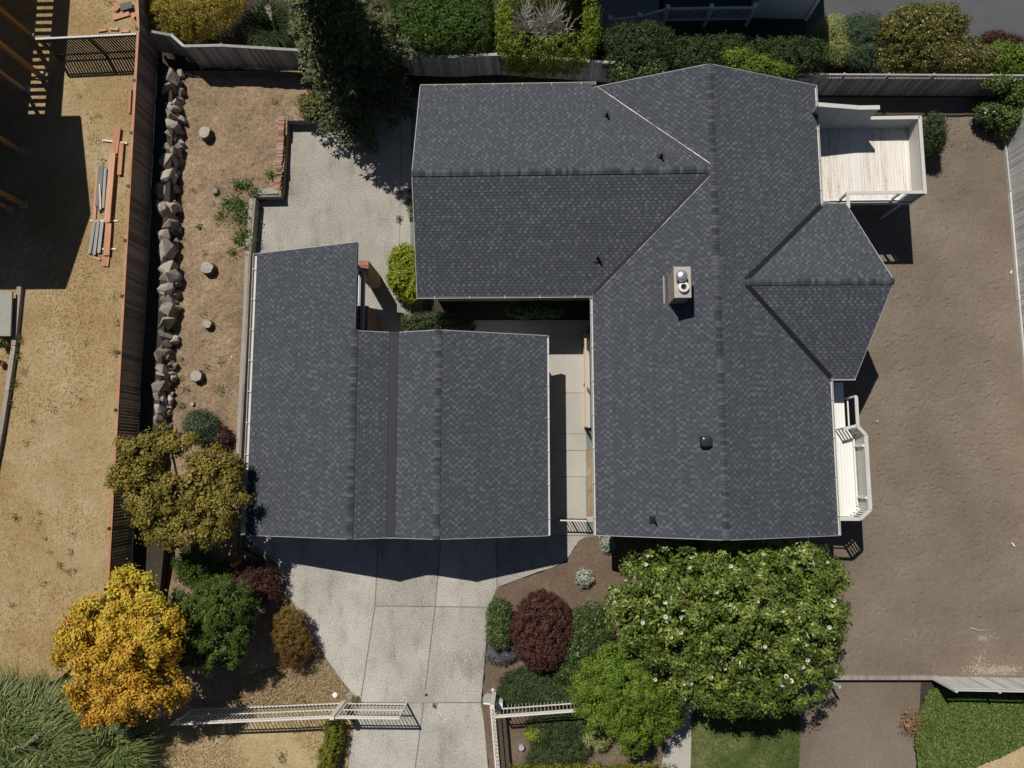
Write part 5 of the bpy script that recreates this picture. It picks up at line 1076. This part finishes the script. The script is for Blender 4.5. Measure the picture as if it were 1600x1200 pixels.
zi = lambda x, y: ZY + .05 + .16 * (vnoise(x, y, .7, 41) + .5) + .05 * vnoise(x, y, .2, 42)
blades('ivy', IVY, 30000, zi, (.07, .17), .65, M['lf_ivy'], 'glossy green ivy covering the bank below the bright fence', 'ivy', lean=.6)
LWN = up([(1080, 1108, -.02), (1240, 1095, -.5), (1252, 1120, -.58), (1246, 1225, -.6), (1080, 1225, -.02)], 0)
def lz(x, y): return np.interp(x, [W(1080, 1150, -.02)[0], W(1250, 1150, -.58)[0]], [-.01, -.56])
blades('lawn_grass', LWN, 26000, lz, (.05, .13), .2, M['lf_grass'], 'short green lawn below the flowering tree', 'grass', lean=.5, tone=lambda q, g: .5 + 1.1 * vnoise(q[:, 0], q[:, 1], .9, 51) + .5 * vnoise(q[:, 0], q[:, 1], .3, 52) + g.normal(0, .2, len(q)))
VERGE = up([(300, 1106), (440, 1104), (555, 1100), (552, 1130), (536, 1225), (210, 1225), (215, 1130)], .1)
LBED = up([(486, 1000), (556, 1094), (440, 1100), (320, 1100), (380, 1060), (440, 1040)], .05)
def vz(x, y): return np.interp(x, [W(215, 1160, .4)[0], W(440, 1110, 0)[0]], [.42, .0])
blades('garden_litter', GARD, 6000, gz, (.03, .12), .3, M['lf_straw'], 'dry leaf and straw litter over the stump bed', 'litter')
blades('verge_straw', VERGE, 13000, vz, (.05, .15), .25, M['lf_straw'], 'dry straw verge below the left picket fence', 'grass')
blades('bed_straw', LBED, 14000, lambda x, y: np.interp(x, [-13, -10], [.1, .0]), (.05, .15), .25, M['lf_straw'], 'dry straw beside the left drive edge', 'grass')

# ------------------------------------------------------------------ small things
def board(label, a, b, w, h, mat, z, name='lumber_board', cat='board', group='boards in the lumber pile'):
    p0, p1 = W(*a, ZL + z), W(*b, ZL + z); return tag(MB().beam(p0, p1, w, h).build(name, M[mat], org=(p0 + p1) / 2 - [0, 0, z]), label, cat, group)
board('cedar board at the upper end of the lumber pile', (184, 199), (179, 240), .34, .06, 'cedar', .13)
board('short cedar board at the right of the lumber pile', (190.5, 223), (186.5, 273), .22, .06, 'cedar', .12)
board('longest cedar board in the middle of lumber pile', (176.5, 239), (167.5, 347), .30, .08, 'cedar', .22)
board('lower cedar board continuing the longest one', (170, 349), (166.5, 399), .30, .06, 'cedar', .14)
board('lowest cedar board end of the lumber pile', (167, 397), (164.5, 416), .32, .05, 'cedar', .06)
board('rust coloured board under the grey upper boards', (153, 262), (147, 345), .16, .04, 'cedar', .05)
board('weathered grey board, left of the upper three', (156, 259), (151, 322), .14, .05, 'greyboard', .10)
board('weathered grey board, middle of the upper three', (160, 258), (155, 330), .14, .05, 'greyboard', .11)
board('weathered grey board, right of the upper three', (165, 262), (161, 325), .14, .05, 'greyboard', .10)
board('weathered grey board, left of the lower three', (148, 346), (140, 396), .16, .05, 'greyboard', .10)
board('weathered grey board, middle of the lower three', (154, 344), (147, 398), .16, .05, 'greyboard', .12)
board('weathered grey board, right of the lower three', (160, 346), (154.5, 395), .16, .05, 'greyboard', .10)
board('broken cedar offcut at the foot of the grey boards', (147, 402), (157, 406), .12, .05, 'cedar', .04)
board('pale stick across the top of the lumber pile', (160, 219), (199, 224), .09, .06, 'palewood', .06, 'batten', 'stick')
board('pale stick lying along the grey boards', (156, 288), (157.5, 327), .06, .05, 'palewood', .17, 'batten', 'stick')
board('pale batten ends poking from under the lower boards', (141, 345), (185, 345), .08, .05, 'palewood', .03, 'batten', 'stick')
board('pale batten end under the lowest cedar boards', (160, 389), (182, 389), .08, .05, 'palewood', .03, 'batten', 'stick')
board('cedar plank leaning on the fence near its second post', (208, 143), (206, 180), .1, .5, 'cedar', .3)
board('wide cedar offcut near the top edge', (176, 28), (202, 20), .3, .05, 'cedar', .06, group='cedar scraps by the fence top')
board('narrow cedar offcut at the top edge', (178, 16), (190, 4), .3, .05, 'cedar', .1, group='cedar scraps by the fence top')
board('cedar offcut leaning against the fence top', (203, 28), (212, 42), .12, .05, 'cedar', .12, group='cedar scraps by the fence top')
board('dark sheet lying on the cedar scraps', (188, 12), (206, 7), .4, .05, 'black', .16, 'scrap_sheet', 'sheet', 'cedar scraps by the fence top')
board('small red scrap among the cedar offcuts', (206, 22), (211, 27), .14, .08, 'redplastic', .18, 'scrap', 'scrap', 'cedar scraps by the fence top')
for px, py, l_ in ((160, 48, 'scrap of cedar left behind the slat fence'), (178, 45, 'scrap of cedar behind the middle of slat fence'), (195, 49, 'scrap of cedar behind slat fence near its right end')):
    board(l_, (px - 6, py), (px + 7, py - 3 + rnd.uniform(-4, 4)), .14, .06, 'cedar', .05, 'scrap', 'scrap', 'cedar scraps by the fence top')
pb = T('concrete_bench', 'grey slab bench with stepped end at the left edge', 'bench', W(5, 490, ZL)); P_ = up([(-60, 455), (19, 455), (16, 525), (-60, 525)], ZL + .5)
MB().prism(P_, [p - [0, 0, .1] for p in P_]).build('seat', M['lid'], pb); q = W(8, 470, ZL); MB().bx(q[0] - .5, q[0] - .3, q[1] - 1.2, q[1], ZL, ZL + .4).build('leg', M['lid'], pb); q = W(-45, 470, ZL); MB().bx(q[0] - .2, q[0], q[1] - 1.2, q[1], ZL, ZL + .4).build('leg', M['lid'], pb)
def pot(px, py, z, r, h, mat, label, soil='mulch', plantm=None, nm='plant_pot', cat='pot'):
    c = W(px, py, z + h); c[2] = z; e = T(nm, label, cat, c); n = 20
    ring = lambda rr, zz: [c + np.array([rr * math.cos(6.2832 * k / n), rr * math.sin(6.2832 * k / n), zz]) for k in range(n)]
    mb = MB()
    for a, b in ((ring(r * .75, 0), ring(r, h)), (ring(r, h), ring(r * .86, h)), (ring(r * .86, h), ring(r * .8, h * .55))): mb.add(a + b, [(k, (k + 1) % n, n + (k + 1) % n, n + k) for k in range(n)])
    mb.add(ring(r * .75, .0), [tuple(range(n))]); mb.build('body', M[mat], e); d_ = MB(); d_.add(ring(r * .82, h * .6), [tuple(range(n))]); d_.build('soil', M[soil], e)
    if plantm:
        g = np.random.default_rng(px + 50); m_ = 160; P = c + np.column_stack([g.normal(0, r * .5, m_), g.normal(0, r * .5, m_), h + g.uniform(0, .25, m_)]); quads('foliage', leaf_quads(P, g.normal(size=(m_, 3)) + [0, 0, 1], .12, .06, None, g), M[plantm], g.random(m_), e)
pot(4, 537, ZL, .22, .35, 'terracotta', 'terracotta pot just below the slab bench', plantm='lf_hedge')
pot(-1, 567, ZL, .17, .3, 'terracotta', 'small pale rimmed pot at the left picture edge')
pot(1318, 98, ZY, .17, .3, 'terracotta', 'small terracotta pot left of the white tub')
pot(1349, 110, ZY, .26, .35, 'terracotta', 'dark terracotta pot touching the white tub', plantm='lf_deep')
pot(1370, 108, ZY, .32, .42, 'white', 'round white tub just above the lattice fence', 'galv', nm='tub', cat='tub')
pot(1385, 108, ZY, .2, .4, 'redplastic', 'small dull red bucket right of the white tub', nm='bucket', cat='bucket')
def disc(px, py, z, r, h, mat, label, name='utility_lid', cat='lid'):
    c = W(px, py, z); e = T(name, label, cat, c); MB().cyl(c - [0, 0, .05], c + [0, 0, h], r, r, 20).build('frame', M[mat], e); MB().cyl(c + [0, 0, h], c + [0, 0, h + .008], r * .82, r * .82, 18).build('cover', M[mat], e)
disc(547, 1087, 0, .17, .025, 'lid', 'round grey ground lid beside the drive edge'); disc(763, 1092, -.03, .27, .03, 'lid', 'round tan concrete lid by the right gate post'); disc(524, 1085, 0, .12, .09, 'white', 'small white capped pipe in the dry grass', 'pipe_cap', 'pipe')
disc(815, 1166, -.03, .13, .22, 'galv', 'small round grey light beside the juniper', 'path_light', 'light'); disc(766.5, 1086, .004, .0 + .07, .02, 'darkiron', 'small dark drain beside the mended drive patch', 'floor_drain', 'drain') if 0 else disc(666, 1086, .004, .07, .006, 'darkiron', 'small dark drain in the mended drive patch', 'floor_drain', 'drain')
disc(770, 1078, -.03, .07, .03, 'white', 'small pale cap just above the tan concrete lid', 'pipe_cap', 'pipe')
g = random.Random(4)
M['pale_crumb'] = tonemat('pale_crumb', [(0, (.26, .215, .165)), (.5, (.38, .335, .27)), (1, (.52, .48, .40))], .95, .2)
for k_, (px, py, rx, ry, n_) in enumerate(((1556, 1047, 24, 4, 900), (1528, 1037, 9, 8, 130), (1536, 997, 7, 3, 90))):
    gg = np.random.default_rng(k_ + 60); qq = np.array([W(px + gg.normal() * rx, min(1054, py + gg.normal() * ry), ZY)[:2] for _ in range(n_)])
    clods('pale_spill', None, n_, lambda x, y: np.full(len(x), ZY + .02), .015, .06, M['pale_crumb'], ('pale spilled rubble beside the bright fence', 'pale rubble streak above the larger spill', 'small pale patch below the forked twig')[k_], 'rubble', g=gg, pts=qq)
def scrap(px, py, z, s, label, mat='white', a=0.): p = W(px, py, z); d = np.array([math.cos(a), math.sin(a), 0]) * s; tag(MB().beam(p - d, p + d, s * .7, s * .35).build('litter', M[mat], org=p), label, 'litter')
scrap(1583, 851, ZY + .06, .1, 'white scrap on the soil near the right edge', a=2.2); scrap(1580, 425, ZY + .06, .09, 'white scrap at the foot of the right fence', a=1.2)
scrap(1371, 658, ZY + .06, .05, 'tiny white scrap on the soil beside the balcony', a=.5); scrap(362, 558, ZG + .06, .06, 'white scrap in the stump bed beside the timber wall', a=1.9)
tag(MB().cyl(W(1516, 981, ZY + .07), W(1530, 985, ZY + .07), .02, .015, 5).cyl(W(1530, 985, ZY + .07), W(1543, 984, ZY + .07), .015, .008, 5).build('twig', M['branch'], org=W(1530, 985, ZY)), 'pale forked twig lying on the lower yard', 'twig')
tag(MB().cyl(W(1426, 985, ZY + .07), W(1431, 996, ZY + .07), .014, .008, 5).build('twig', M['branch'], org=W(1428, 990, ZY)), 'small curved twig left of the pale forked one', 'twig')
